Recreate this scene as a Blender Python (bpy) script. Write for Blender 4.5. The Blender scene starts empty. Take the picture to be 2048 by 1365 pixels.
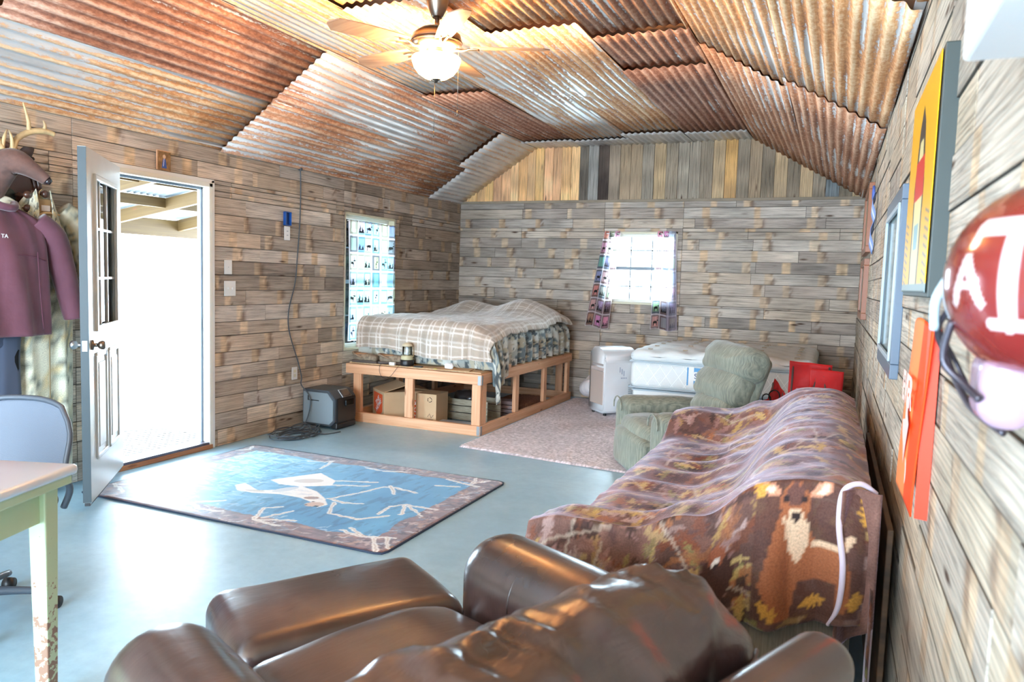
import bpy, bmesh, math, random
import numpy as np
from mathutils import Vector, Matrix
PI = math.pi
random.seed(7)
SC = bpy.context.scene
COL = SC.collection

# ------------------------------------------------------------------ camera
def make_camera():
    f, yaw, pitch, roll = 1488.97, .4068, .0828, .0312
    fw = Vector((-math.sin(yaw)*math.cos(pitch), math.cos(yaw)*math.cos(pitch), -math.sin(pitch)))
    r = Vector((math.cos(yaw), math.sin(yaw), 0)); u = r.cross(fw)
    r2 = r*math.cos(roll)+u*math.sin(roll); u2 = -r*math.sin(roll)+u*math.cos(roll)
    cd = bpy.data.cameras.new('camera'); c = bpy.data.objects.new('camera', cd); COL.objects.link(c)
    m = Matrix((r2, u2, -fw)).transposed().to_4x4(); m.translation = Vector((4.596, 0, 1.448))
    c.matrix_world = m
    cd.sensor_width = 36; cd.lens = 36*f/2048; cd.clip_start = .02; cd.clip_end = 200
    cd.dof.use_dof = True; cd.dof.focus_distance = 4.2; cd.dof.aperture_fstop = 5.0
    SC.camera = c
make_camera()

# ------------------------------------------------------------------ world, portals, exposure
W = bpy.data.worlds.new('sky'); SC.world = W; W.use_nodes = True
nt = W.node_tree; nt.nodes.clear()
bg = nt.nodes.new('ShaderNodeBackground'); bg.inputs[0].default_value = (.66, .84, 1.0, 1); bg.inputs[1].default_value = 7.0
wo = nt.nodes.new('ShaderNodeOutputWorld'); nt.links.new(bg.outputs[0], wo.inputs[0])
SC.view_settings.view_transform = 'Standard'; SC.view_settings.look = 'None'
SC.view_settings.exposure = 2.52; SC.view_settings.gamma = 1.0; SC.view_settings.use_curve_mapping = False
try:
    SC.cycles.max_bounces = 10; SC.cycles.diffuse_bounces = 6; SC.cycles.transparent_max_bounces = 12
    SC.cycles.sample_clamp_indirect = 8; SC.cycles.caustics_reflective = False; SC.cycles.caustics_refractive = False
except Exception: pass
RW, RL, RH, RT = 4.825, 8.826, 2.42, 3.11      # room width, back wall, eave, flat ceiling
C1, C2, Y0 = 1.05, 3.64, -3.2
def portal(name, loc, rot, sx, sy):
    l = bpy.data.lights.new(name, 'AREA'); l.shape = 'RECTANGLE'; l.size = sx; l.size_y = sy
    l.cycles.is_portal = True
    o = bpy.data.objects.new(name, l); COL.objects.link(o); o.location = loc; o.rotation_euler = rot
portal('doorway_daylight', (-.12, 4.11, 1.08), (0, -PI/2, 0), 2.1, .9)
portal('left_window_daylight', (-.14, 6.78, 1.3), (0, -PI/2, 0), 1.6, 1.0)
portal('back_window_daylight', (2.42, RL+.14, 1.63), (-PI/2, 0, 0), .9, .86)
portal('rear_fill_daylight', (2.3, Y0-.08, 1.25), (PI/2, 0, 0), 3.8, 2.3)  # unseen opening behind the camera, added for frontal fill light

# ------------------------------------------------------------------ helpers
def lin(c):
    c = np.asarray(c, float)
    return np.where(c <= .04045, c/12.92, ((c+.055)/1.055)**2.4)
def L3(c): return tuple(float(x) for x in lin(c))+(1.0,)
def tag(o, label=None, cat=None, group=None, kind=None):
    if label: o['label'] = label
    if cat: o['category'] = cat
    if group: o['group'] = group
    if kind: o['kind'] = kind
    return o
def thing(name, label, cat, loc=(0, 0, 0), rotz=0, group=None):
    o = bpy.data.objects.new(name, None); COL.objects.link(o); o.empty_display_size = .05
    o.location = loc; o.rotation_euler = (0, 0, rotz)
    return tag(o, label, cat, group)
def link(name, me, parent=None, loc=None, rot=None):
    o = bpy.data.objects.new(name, me); COL.objects.link(o)
    if parent: o.parent = parent
    if loc: o.location = loc
    if rot: o.rotation_euler = rot
    return o
def mk(name, V, F, m, parent=None, smooth=True, col=None, uv=None, loc=None, rot=None):
    me = bpy.data.meshes.new(name)
    me.from_pydata([tuple(map(float, v)) for v in V], [], [tuple(map(int, f)) for f in F]); me.update()
    if col is not None:
        a = me.color_attributes.new('Col', 'FLOAT_COLOR', 'POINT')
        c = np.ones((len(V), 4), np.float32); c[:, :3] = np.asarray(col)[:, :3]
        a.data.foreach_set('color', c.ravel())
    if uv is not None:
        ul = me.uv_layers.new(name='UVMap'); li = np.zeros(len(me.loops), np.int32)
        me.loops.foreach_get('vertex_index', li)
        ul.data.foreach_set('uv', np.asarray(uv, np.float32)[li].ravel())
    if smooth: me.polygons.foreach_set('use_smooth', [True]*len(me.polygons))
    if m: me.materials.append(m)
    return link(name, me, parent, loc, rot)
def bm_obj(name, bm, m, parent=None, smooth=False, loc=None, rot=None):
    bmesh.ops.recalc_face_normals(bm, faces=bm.faces)
    me = bpy.data.meshes.new(name); bm.to_mesh(me); bm.free()
    if smooth: me.polygons.foreach_set('use_smooth', [True]*len(me.polygons))
    me.materials.append(m)
    return link(name, me, parent, loc, rot)
def add_box(bm, c, s, rot=None, bev=0.0, seg=2):
    c = Vector(c); s = Vector(s)
    g = bmesh.ops.create_cube(bm, size=1.0); vs = g['verts']
    for v in vs: v.co = Vector((v.co.x*s.x, v.co.y*s.y, v.co.z*s.z))
    fs = list({f for v in vs for f in v.link_faces})
    if bev > 0:
        es = list({e for v in vs for e in v.link_edges})
        r = bmesh.ops.bevel(bm, geom=es, offset=bev, segments=seg, profile=.5, affect='EDGES')
        fs = list({f for f in bm.faces if f.is_valid and f.index == -1} | set(r['faces']))
        vs = list({v for f in fs for v in f.verts} | {v for v in vs if v.is_valid})
        fs = list({f for v in vs for f in v.link_faces})
    ul = bm.loops.layers.uv.verify(); ax = max(range(3), key=lambda i: s[i]); o1, o2 = [i for i in range(3) if i != ax]
    ro = random.random()*20
    for f in fs:
        for l in f.loops:
            p = l.vert.co; l[ul].uv = (p[ax]+ro, p[o1]+p[o2]+ro*.37)
    M = Matrix.Translation(c) @ ((rot.to_4x4() if isinstance(rot, Matrix) else Matrix.Rotation(rot[2], 4, 'Z')@Matrix.Rotation(rot[1], 4, 'Y')@Matrix.Rotation(rot[0], 4, 'X')) if rot is not None else Matrix.Identity(4))
    for v in {v for f in fs for v in f.verts}: v.co = M @ v.co
    for f in bm.faces: f.index = 0
def box(name, c, s, m, parent=None, rot=None, bev=.004, seg=2, smooth=False):
    bm = bmesh.new(); add_box(bm, c, s, rot, bev, seg)
    return bm_obj(name, bm, m, parent, smooth)
def boxes(name, L, m, parent=None, bev=.003):
    bm = bmesh.new()
    for b in L: add_box(bm, b[0], b[1], b[2] if len(b) > 2 else None, bev)
    return bm_obj(name, bm, m, parent)
def smooth_path(P, n=8):
    P = [Vector(p) for p in P]
    if len(P) < 3: return P
    out = []
    for i in range(len(P)-1):
        p0, p1, p2, p3 = P[max(i-1, 0)], P[i], P[i+1], P[min(i+2, len(P)-1)]
        for k in range(n):
            t = k/n
            out.append(.5*((2*p1)+(p2-p0)*t+(2*p0-5*p1+4*p2-p3)*t*t+(3*p1-p0-3*p2+p3)*t**3))
    out.append(P[-1]); return out
def tubes(name, paths, m, parent=None, seg=10, smooth=True):
    """paths: list of (points, radius or list of radii, smoothing steps)"""
    V, F = [], []
    for pts, rad, n in paths:
        P = smooth_path(pts, n) if n > 1 else [Vector(p) for p in pts]
        k = len(P); R = [rad]*k if not isinstance(rad, (list, tuple)) else list(np.interp(np.linspace(0, 1, k), np.linspace(0, 1, len(rad)), rad))
        up = Vector((0, 0, 1)); T0 = (P[1]-P[0]).normalized()
        if abs(T0.dot(up)) > .9: up = Vector((1, 0, 0))
        N = (up-T0*up.dot(T0)).normalized(); b0 = len(V)
        for i, p in enumerate(P):
            T = (P[min(i+1, k-1)]-P[max(i-1, 0)]).normalized()
            N = (N-T*N.dot(T)).normalized(); B = T.cross(N)
            for j in range(seg):
                a = 2*PI*j/seg; V.append(p+(N*math.cos(a)+B*math.sin(a))*R[i])
        for i in range(k-1):
            for j in range(seg):
                F.append((b0+i*seg+j, b0+i*seg+(j+1) % seg, b0+(i+1)*seg+(j+1) % seg, b0+(i+1)*seg+j))
        F.append(tuple(b0+j for j in range(seg))[::-1]); F.append(tuple(b0+(k-1)*seg+j for j in range(seg)))
    return mk(name, V, F, m, parent, smooth)
def lathe(name, prof, m, parent=None, seg=32, loc=(0, 0, 0), axis='Z'):
    V, F = [], []; n = len(prof)
    for r, z in prof:
        for j in range(seg):
            a = 2*PI*j/seg; x, y = r*math.cos(a), r*math.sin(a)
            V.append((x, y, z) if axis == 'Z' else ((z, x, y) if axis == 'X' else (x, z, y)))
    for i in range(n-1):
        for j in range(seg): F.append((i*seg+j, i*seg+(j+1) % seg, (i+1)*seg+(j+1) % seg, (i+1)*seg+j))
    F.append(tuple(range(seg))[::-1]); F.append(tuple((n-1)*seg+j for j in range(seg)))
    V = [(v[0]+loc[0], v[1]+loc[1], v[2]+loc[2]) for v in V]
    o = mk(name, V, F, m, parent)
    return o
def cushion(name, c, size, r, m, parent=None, n=14, fn=None, rot=None):
    """rounded box with an optional vertex function; shared vertices, smooth"""
    h = np.array(size)/2; r = min(r, h.min()*.999)
    def grid1(L):
        inner = max(L-r, 0); a = np.linspace(0, PI/4, 5)
        e = L-r+r*np.tan(a)
        mid = np.linspace(-inner, inner, n)
        return np.concatenate([-e[::-1][:-1], mid, e[1:]])
    G = [grid1(x) for x in h]; V = {}; VL = []; F = []
    def vid(p):
        k = tuple(np.round(p, 6))
        if k not in V: V[k] = len(VL); VL.append(p)
        return V[k]
    for ax in range(3):
        a, b = [(1, 2), (2, 0), (0, 1)][ax]
        for s in (-1, 1):
            ids = np.zeros((len(G[a]), len(G[b])), int)
            for i, x in enumerate(G[a]):
                for j, y in enumerate(G[b]):
                    p = np.zeros(3); p[ax] = s*h[ax]; p[a] = x; p[b] = y; ids[i, j] = vid(p)
            for i in range(len(G[a])-1):
                for j in range(len(G[b])-1):
                    q = (ids[i, j], ids[i+1, j], ids[i+1, j+1], ids[i, j+1]); F.append(q if s > 0 else q[::-1])
    P = np.array(VL); inn = np.clip(P, -(h-r), h-r); d = P-inn; P = inn+r*d/np.maximum(np.linalg.norm(d, axis=1, keepdims=True), 1e-9)
    if fn is not None: P = fn(P, h)
    if rot is not None:
        R = np.array((Matrix.Rotation(rot[2], 3, 'Z')@Matrix.Rotation(rot[1], 3, 'Y')@Matrix.Rotation(rot[0], 3, 'X'))); P = P@R.T
    return mk(name, P+np.array(c), F, m, parent)
# value noise
def _hash(ix, iy, seed):
    h = (ix.astype(np.int64)*374761393+iy.astype(np.int64)*668265263+seed*974634777) & 0x7fffffff
    h = (h ^ (h >> 13))*1274126177 & 0x7fffffff
    return ((h ^ (h >> 16)) & 0xffff)/65535.0
def vnoise(x, y, seed=0):
    x = np.asarray(x, float); y = np.asarray(y, float)
    xi = np.floor(x); yi = np.floor(y); fx = x-xi; fy = y-yi; fx = fx*fx*(3-2*fx); fy = fy*fy*(3-2*fy)
    a = _hash(xi, yi, seed); b = _hash(xi+1, yi, seed); c = _hash(xi, yi+1, seed); d = _hash(xi+1, yi+1, seed)
    return (a*(1-fx)+b*fx)*(1-fy)+(c*(1-fx)+d*fx)*fy
def fbm(x, y, seed=0, o=4):
    s = 0; a = .5; t = 0
    for k in range(o): s = s+a*vnoise(x*2**k, y*2**k, seed+k*17); t += a; a *= .5
    return s/t
class Paint:
    """a small numpy canvas in metres; colours are sRGB"""
    def __init__(s, w, h, res, base):
        s.w, s.h = w, h; s.nx = int(w/res)+1; s.ny = int(h/res)+1
        s.X, s.Y = np.meshgrid(np.linspace(0, w, s.nx), np.linspace(0, h, s.ny), indexing='ij')
        s.C = np.ones((s.nx, s.ny, 3))*np.array(base)
    def put(s, M, c, a=1.0):
        A = (M*a)[..., None]; s.C = s.C*(1-A)+np.array(c)*A
    def poly(s, P, c, a=1.0):
        M = np.zeros(s.X.shape, bool); n = len(P)
        for i in range(n):
            x1, y1 = P[i]; x2, y2 = P[(i+1) % n]
            if y1 == y2: continue
            M ^= ((s.Y >= min(y1, y2)) & (s.Y < max(y1, y2)) & (s.X < (s.Y-y1)*(x2-x1)/(y2-y1)+x1))
        s.put(M.astype(float), c, a)
    def stroke(s, P, wd, c, a=1.0, wob=0):
        for i in range(len(P)-1):
            x1, y1 = P[i]; x2, y2 = P[i+1]; dx, dy = x2-x1, y2-y1; L = dx*dx+dy*dy+1e-12
            X = s.X; Y = s.Y
            if wob: X = X+wob*(vnoise(s.X*30, s.Y*30, 5)-.5); Y = Y+wob*(vnoise(s.X*30, s.Y*30, 9)-.5)
            t = np.clip(((X-x1)*dx+(Y-y1)*dy)/L, 0, 1)
            s.put((np.hypot(X-x1-t*dx, Y-y1-t*dy) < wd/2).astype(float), c, a)
    def ell(s, x, y, rx, ry, c, ang=0, a=1.0):
        ca, sa = math.cos(ang), math.sin(ang); X = s.X-x; Y = s.Y-y
        s.put((((X*ca+Y*sa)/rx)**2+((-X*sa+Y*ca)/ry)**2 < 1).astype(float), c, a)
    def leaf(s, x, y, L, w, ang, c, a=1.0):
        m = (np.abs(s.X-x) < L) & (np.abs(s.Y-y) < L); i = np.where(m.any(1))[0]; j = np.where(m.any(0))[0]
        if not len(i) or not len(j): return
        sl = (slice(i[0], i[-1]+1), slice(j[0], j[-1]+1)); ca, sa = math.cos(ang), math.sin(ang)
        X = s.X[sl]-x; Y = s.Y[sl]-y; U = (X*ca+Y*sa)/L*2; V = (-X*sa+Y*ca)/w*2
        M = ((np.abs(U) < 1) & (np.abs(V) < (1-U*U)*(.8+.35*np.sin(U*14)))).astype(float)*a
        s.C[sl] = s.C[sl]*(1-M[..., None])+np.array(c)*M[..., None]
    def grid(s, fn):
        """vertices, faces, linear colours, uv of the canvas mapped by fn(X,Y)->(x,y,z)"""
        x, y, z = fn(s.X, s.Y); V = np.stack([x+0*s.X, y+0*s.X, z+0*s.X], -1).reshape(-1, 3)
        I = np.arange(s.nx*s.ny).reshape(s.nx, s.ny)
        F = np.stack([I[:-1, :-1], I[1:, :-1], I[1:, 1:], I[:-1, 1:]], -1).reshape(-1, 4)
        return V, F, lin(np.clip(s.C, 0, 1)).reshape(-1, 3), np.stack([s.X, s.Y], -1).reshape(-1, 2)
def solid(o, t, off=-1):
    md = o.modifiers.new('thickness', 'SOLIDIFY'); md.thickness = t; md.offset = off; return o

# ------------------------------------------------------------------ materials
class N:
    def __init__(s, name):
        s.m = bpy.data.materials.new(name); s.m.use_nodes = True; s.t = s.m.node_tree; s.t.nodes.clear()
        s.out = s.t.nodes.new('ShaderNodeOutputMaterial'); s.b = s.t.nodes.new('ShaderNodeBsdfPrincipled')
        s.t.links.new(s.b.outputs[0], s.out.inputs[0])
    def n(s, ty, **kw):
        d = s.t.nodes.new(ty)
        for k, v in kw.items():
            if k.startswith('i_'): d.inputs[k[2:]].default_value = v
            elif k.startswith('n_'): d.inputs[int(k[2:])].default_value = v
            else: setattr(d, k, v)
        return d
    def l(s, a, b): s.t.links.new(a, b)
    def set(s, k, v):
        if hasattr(v, 'is_linked'): s.l(v, s.b.inputs[k])
        else: s.b.inputs[k].default_value = v
    def math(s, op, a, b=None, c=None):
        d = s.t.nodes.new('ShaderNodeMath'); d.operation = op
        for i, v in enumerate((a, b, c)):
            if v is None: continue
            if hasattr(v, 'is_linked'): s.l(v, d.inputs[i])
            else: d.inputs[i].default_value = v
        return d.outputs[0]
    def coords(s, kind='Object', scale=(1, 1, 1), loc=None):
        tc = s.t.nodes.new('ShaderNodeTexCoord'); mp = s.t.nodes.new('ShaderNodeMapping'); mp.inputs['Scale'].default_value = scale
        s.l(tc.outputs[kind], mp.inputs[0]); return mp.outputs[0]
    def noise(s, vec, scale, detail=3, rough=.55, dist=0):
        d = s.t.nodes.new('ShaderNodeTexNoise'); s.l(vec, d.inputs['Vector'])
        d.inputs['Scale'].default_value = scale; d.inputs['Detail'].default_value = detail; d.inputs['Roughness'].default_value = rough; d.inputs['Distortion'].default_value = dist
        return d.outputs[0]
    def ramp(s, v, pts):
        d = s.t.nodes.new('ShaderNodeValToRGB'); s.l(v, d.inputs[0]); e = d.color_ramp.elements
        for i, (p, c) in enumerate(pts):
            el = e[i] if i < 2 else e.new(p)
            el.position = p; el.color = L3(c) if not isinstance(c, (int, float)) else (c, c, c, 1)
        return d.outputs[0]
    def mix(s, f, a, b, mode='MIX'):
        d = s.t.nodes.new('ShaderNodeMix'); d.data_type = 'RGBA'; d.blend_type = mode
        for i, v in ((0, f), (6, a), (7, b)):
            if hasattr(v, 'is_linked'): s.l(v, d.inputs[i])
            elif i == 0: d.inputs[0].default_value = v
            else: d.inputs[i].default_value = L3(v) if len(v) == 3 else v
        return d.outputs[2]
    def attr(s, name='Col'):
        d = s.t.nodes.new('ShaderNodeAttribute'); d.attribute_name = name; return d
    def bump(s, h, dist=.003, strength=1.0):
        d = s.t.nodes.new('ShaderNodeBump'); d.inputs['Distance'].default_value = dist; d.inputs['Strength'].default_value = strength
        s.l(h, d.inputs['Height']); s.l(d.outputs[0], s.b.inputs['Normal'])
def simple(name, c, rough=.5, metal=0, c2=None, ns=8, bump=0, bs=60, coat=0, sheen=0, spec=.5, scale=(1, 1, 1)):
    k = N(name); v = k.coords('Object', scale)
    if c2 is not None: k.set('Base Color', k.mix(k.ramp(k.noise(v, ns, 4), [(.35, 0), (.65, 1)]), c, c2))
    else: k.set('Base Color', L3(c))
    k.set('Roughness', rough); k.set('Metallic', metal); k.set('Specular IOR Level', spec)
    if coat: k.set('Coat Weight', coat); k.set('Coat Roughness', .15)
    if sheen: k.set('Sheen Weight', sheen); k.set('Sheen Roughness', .4)
    if bump: k.bump(k.noise(v, bs, 3), bump)
    return k.m
def planks_mat():
    k = N('weathered_plank'); a = k.attr(); uv = k.coords('UV')
    mp = k.n('ShaderNodeMapping'); mp.inputs['Scale'].default_value = (1.2, 26, 1); k.l(uv, mp.inputs[0])
    fine = k.noise(mp.outputs[0], 2.2, 6, .65, .35)
    mp2 = k.n('ShaderNodeMapping'); mp2.inputs['Scale'].default_value = (.9, 13.0, 1); k.l(uv, mp2.inputs[0])
    wv = k.n('ShaderNodeTexWave', wave_type='BANDS', bands_direction='Y'); k.l(mp2.outputs[0], wv.inputs[0])
    wv.inputs['Scale'].default_value = 1.6; wv.inputs['Distortion'].default_value = 9; wv.inputs['Detail'].default_value = 3; wv.inputs['Detail Scale'].default_value = 1.2
    mp3 = k.n('ShaderNodeMapping'); mp3.inputs['Scale'].default_value = (1.6, 7, 1); k.l(uv, mp3.inputs[0])
    vo = k.n('ShaderNodeTexVoronoi'); k.l(mp3.outputs[0], vo.inputs[0]); vo.inputs['Scale'].default_value = 1.3
    knot = k.ramp(vo.outputs['Distance'], [(.04, 0), (.13, 1)])
    g1 = k.ramp(fine, [(.32, .48), (.5, .95), (.72, 1.16)])
    g2 = k.ramp(wv.outputs['Fac'], [(.0, .72), (.35, 1.0), (1, 1.06)])
    c = k.mix(1, a.outputs['Color'], g1, 'MULTIPLY'); c = k.mix(.75, c, g2, 'MULTIPLY')
    c = k.mix(k.math('SUBTRACT', 1, knot), c, (.30, .22, .17))
    big = k.noise(uv, 1.3, 3); c = k.mix(k.ramp(big, [(.45, 0), (.75, .35)]), c, (.62, .56, .50))
    k.set('Base Color', c); k.set('Roughness', .8); k.set('Specular IOR Level', .3)
    k.bump(k.math('ADD', fine, k.math('MULTIPLY', wv.outputs['Fac'], .5)), .004, .8)
    return k.m
def rust_mat():
    """Col attribute of a sheet: R rust amount, G hue, B seed"""
    k = N('rusty_corrugated_metal'); a = k.attr(); sp = k.n('ShaderNodeSeparateColor'); k.l(a.outputs['Color'], sp.inputs[0])
    uv = k.coords('UV'); off = k.n('ShaderNodeCombineXYZ'); k.l(k.math('MULTIPLY', sp.outputs[2], 37), off.inputs[2])
    ad = k.n('ShaderNodeVectorMath', operation='ADD'); k.l(uv, ad.inputs[0]); k.l(off.outputs[0], ad.inputs[1]); v = ad.outputs[0]
    def sc(x, y):
        m = k.n('ShaderNodeMapping'); m.inputs['Scale'].default_value = (x, y, 1); k.l(v, m.inputs[0]); return m.outputs[0]
    blot = k.noise(sc(2.2, .9), 1, 4, .5); streak = k.noise(sc(26, .9), 1, 4, .6); fine = k.noise(sc(22, 9), 2.5, 5, .7)
    sx = k.n('ShaderNodeSeparateXYZ'); k.l(uv, sx.inputs[0])
    ridge = k.math('SINE', k.math('MULTIPLY', sx.outputs[0], 2*PI/.068))
    s = k.math('ADD', k.math('MULTIPLY', blot, .75), k.math('MULTIPLY', streak, .65)); s = k.math('ADD', s, k.math('MULTIPLY', fine, .45))
    s = k.math('ADD', s, k.math('MULTIPLY', ridge, .11)); s = k.math('ADD', s, k.math('MULTIPLY', sp.outputs[0], 1.22))
    mask = k.ramp(k.math('SUBTRACT', s, .9), [(.46, 0), (.54, 1)])
    tone = k.math('ADD', k.math('MULTIPLY', streak, .6), k.math('MULTIPLY', fine, .6)); tone = k.math('ADD', k.math('SUBTRACT', tone, .1), k.math('MULTIPLY', ridge, .10))
    dark = k.ramp(tone, [(.3, (.36, .21, .17)), (.5, (.58, .38, .31)), (.68, (.76, .60, .52))])
    orange = k.ramp(tone, [(.28, (.50, .30, .18)), (.48, (.80, .57, .36)), (.68, (.93, .82, .66))])
    rust = k.mix(sp.outputs[1], dark, orange)
    galv = k.ramp(k.noise(sc(9, 1.5), 1, 5, .65), [(.3, (.70, .70, .70)), (.55, (.82, .82, .82)), (.75, (.90, .89, .88))])
    k.set('Base Color', k.mix(mask, galv, rust)); k.set('Metallic', k.math('MULTIPLY', k.math('SUBTRACT', 1, mask), .35))
    k.set('Roughness', k.math('ADD', k.math('MULTIPLY', mask, .4), .42)); k.bump(k.math('MULTIPLY', k.math('MULTIPLY', mask, fine), 1), .004, .7)
    return k.m
def floor_mat():
    k = N('sealed_concrete'); v = k.coords('Object')
    a = k.noise(v, .9, 6, .6); b = k.noise(v, 14, 5, .7)
    c = k.ramp(a, [(.3, (.55, .72, .82)), (.5, (.62, .78, .87)), (.7, (.69, .83, .90))])
    c = k.mix(k.ramp(b, [(.35, 0), (.75, .5)]), c, (.50, .66, .77))
    k.set('Base Color', c); k.set('Roughness', k.ramp(k.noise(v, 2.5, 5), [(.3, .34), (.7, .46)])); k.set('Specular IOR Level', .9)
    k.bump(k.noise(v, 9, 6, .7), .002, .15)
    return k.m
def lumber_mat(name, c1, c2):
    k = N(name); uv = k.coords('UV'); mp = k.n('ShaderNodeMapping'); mp.inputs['Scale'].default_value = (1.0, 30, 1); k.l(uv, mp.inputs[0])
    f = k.noise(mp.outputs[0], 1.3, 4, .6, .4); vo = k.n('ShaderNodeTexVoronoi'); mq = k.n('ShaderNodeMapping'); mq.inputs['Scale'].default_value = (2.2, 9, 1); k.l(uv, mq.inputs[0]); k.l(mq.outputs[0], vo.inputs[0]); vo.inputs['Scale'].default_value = 1
    c = k.mix(k.ramp(f, [(.3, 0), (.7, 1)]), c1, c2); c = k.mix(k.ramp(vo.outputs['Distance'], [(.05, .8), (.11, 0)]), c, (.50, .30, .18))
    k.set('Base Color', c); k.set('Roughness', .6); k.bump(f, .001); return k.m
def vcol_mat(name, rough=.8, sheen=0, sheentint=(1, 1, 1), weave=0, ws=300, trans=0, mul=None):
    k = N(name); a = k.attr(); c = a.outputs['Color']; v = k.coords('UV')
    if weave: c = k.mix(.5, c, k.ramp(k.noise(v, ws, 3), [(.3, .55), (.7, 1.3)]), 'MULTIPLY')
    k.set('Base Color', c); k.set('Roughness', rough); k.set('Specular IOR Level', .25)
    if sheen: k.set('Sheen Weight', sheen); k.set('Sheen Roughness', .35); k.set('Sheen Tint', L3(sheentint))
    if weave: k.bump(k.noise(v, ws, 2), .002)
    if trans:
        t = k.n('ShaderNodeBsdfTranslucent'); k.l(c, t.inputs[0]); tr = k.n('ShaderNodeBsdfTransparent')
        m = k.n('ShaderNodeMixShader'); m.inputs[0].default_value = trans; k.l(k.b.outputs[0], m.inputs[1]); k.l(t.outputs[0], m.inputs[2])
        m2 = k.n('ShaderNodeMixShader'); m2.inputs[0].default_value = .12; k.l(m.outputs[0], m2.inputs[1]); k.l(tr.outputs[0], m2.inputs[2]); k.l(m2.outputs[0], k.out.inputs[0])
    return k.m
def leather_mat(name='brown_leather', wr=.003):
    k = N(name); v = k.coords('Object'); a = k.noise(v, 3.5, 4, .6); b = k.noise(v, 170, 3, .6); w = k.noise(k.coords('Object', (1, 3, 1)), 9, 3, .6, .6)
    k.set('Base Color', k.ramp(a, [(.3, (.15, .10, .10)), (.5, (.23, .155, .145)), (.72, (.32, .235, .21))]))
    k.set('Roughness', k.ramp(a, [(.3, .26), (.7, .38)])); k.set('Specular IOR Level', .85); k.set('Coat Weight', .5); k.set('Coat Roughness', .2)
    k.bump(k.math('ADD', k.math('MULTIPLY', b, .10), k.math('MULTIPLY', w, 1.0)), wr, .4); return k.m
def cord_mat(name, c1, c2):
    """ribbed, slightly velvety upholstery"""
    k = N(name); v = k.coords('Object', (95, 12, 5)); f = k.noise(v, 2.0, 3, .6, .2); g = k.noise(k.coords('Object'), 5, 3)
    c = k.mix(k.ramp(f, [(.35, 0), (.65, 1)]), c1, c2); c = k.mix(.5, c, k.ramp(g, [(.3, .75), (.7, 1.2)]), 'MULTIPLY')
    k.set('Base Color', c); k.set('Roughness', .85); k.set('Sheen Weight', .3); k.set('Sheen Roughness', .4); k.bump(f, .0012); return k.m
def glass_mat():
    k = N('clear_glass'); g = k.n('ShaderNodeBsdfGlossy'); g.inputs['Roughness'].default_value = .03
    t = k.n('ShaderNodeBsdfTransparent'); t.inputs[0].default_value = (.94, .97, .96, 1)
    m = k.n('ShaderNodeMixShader'); fr = k.n('ShaderNodeFresnel'); fr.inputs[0].default_value = 1.45; k.l(fr.outputs[0], m.inputs[0])
    k.l(t.outputs[0], m.inputs[1]); k.l(g.outputs[0], m.inputs[2]); k.l(m.outputs[0], k.out.inputs[0]); return k.m
def emit_mat(name, c, s):
    k = N(name); k.set('Base Color', L3(c)); k.set('Emission Color', L3(c)); k.set('Emission Strength', s); return k.m
M_PL = planks_mat(); M_RUST = rust_mat(); M_FLOOR = floor_mat()
M_LUM = lumber_mat('pine_lumber', (.90, .71, .56), (.80, .58, .42)); M_LUM2 = lumber_mat('porch_lumber', (.46, .36, .20), (.38, .28, .15))
M_PLY = lumber_mat('plywood', (.82, .70, .54), (.74, .60, .44)); M_LEATH = leather_mat(); M_GLASS = glass_mat()
M_GREEN = cord_mat('sage_chenille', (.42, .44, .40), (.58, .59, .53)); M_TAN = cord_mat('tan_upholstery', (.50, .46, .41), (.60, .56, .50))
M_WHITE = simple('white_paint', (.88, .88, .87), .45); M_VINYL = simple('white_vinyl', (.90, .90, .86), .35); M_CREAM = simple('cream_jamb', (.84, .82, .72), .55)
M_DOOR = simple('door_paint', (.74, .77, .77), .32, c2=(.78, .80, .80), ns=3); M_DEDGE = simple('door_edge_grey', (.20, .25, .27), .5)
M_BLACK = simple('black_plastic', (.09, .09, .10), .4); M_DGREY = simple('dark_grey_plastic', (.26, .29, .32), .42); M_GREY = simple('grey_plastic', (.50, .55, .58), .45)
M_STEEL = simple('brushed_steel', (.70, .71, .72), .3, 1); M_NICKEL = simple('aged_nickel', (.50, .46, .42), .32, 1); M_DARKW = simple('dark_walnut', (.26, .15, .11), .32, c2=(.36, .22, .16), ns=5, coat=.4, scale=(1, 1, .2))
M_MINT = simple('mint_paint', (.74, .80, .64), .4, c2=(.77, .82, .68), ns=6); M_ENAM = simple('white_enamel', (.84, .87, .92), .18, coat=.5)

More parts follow.
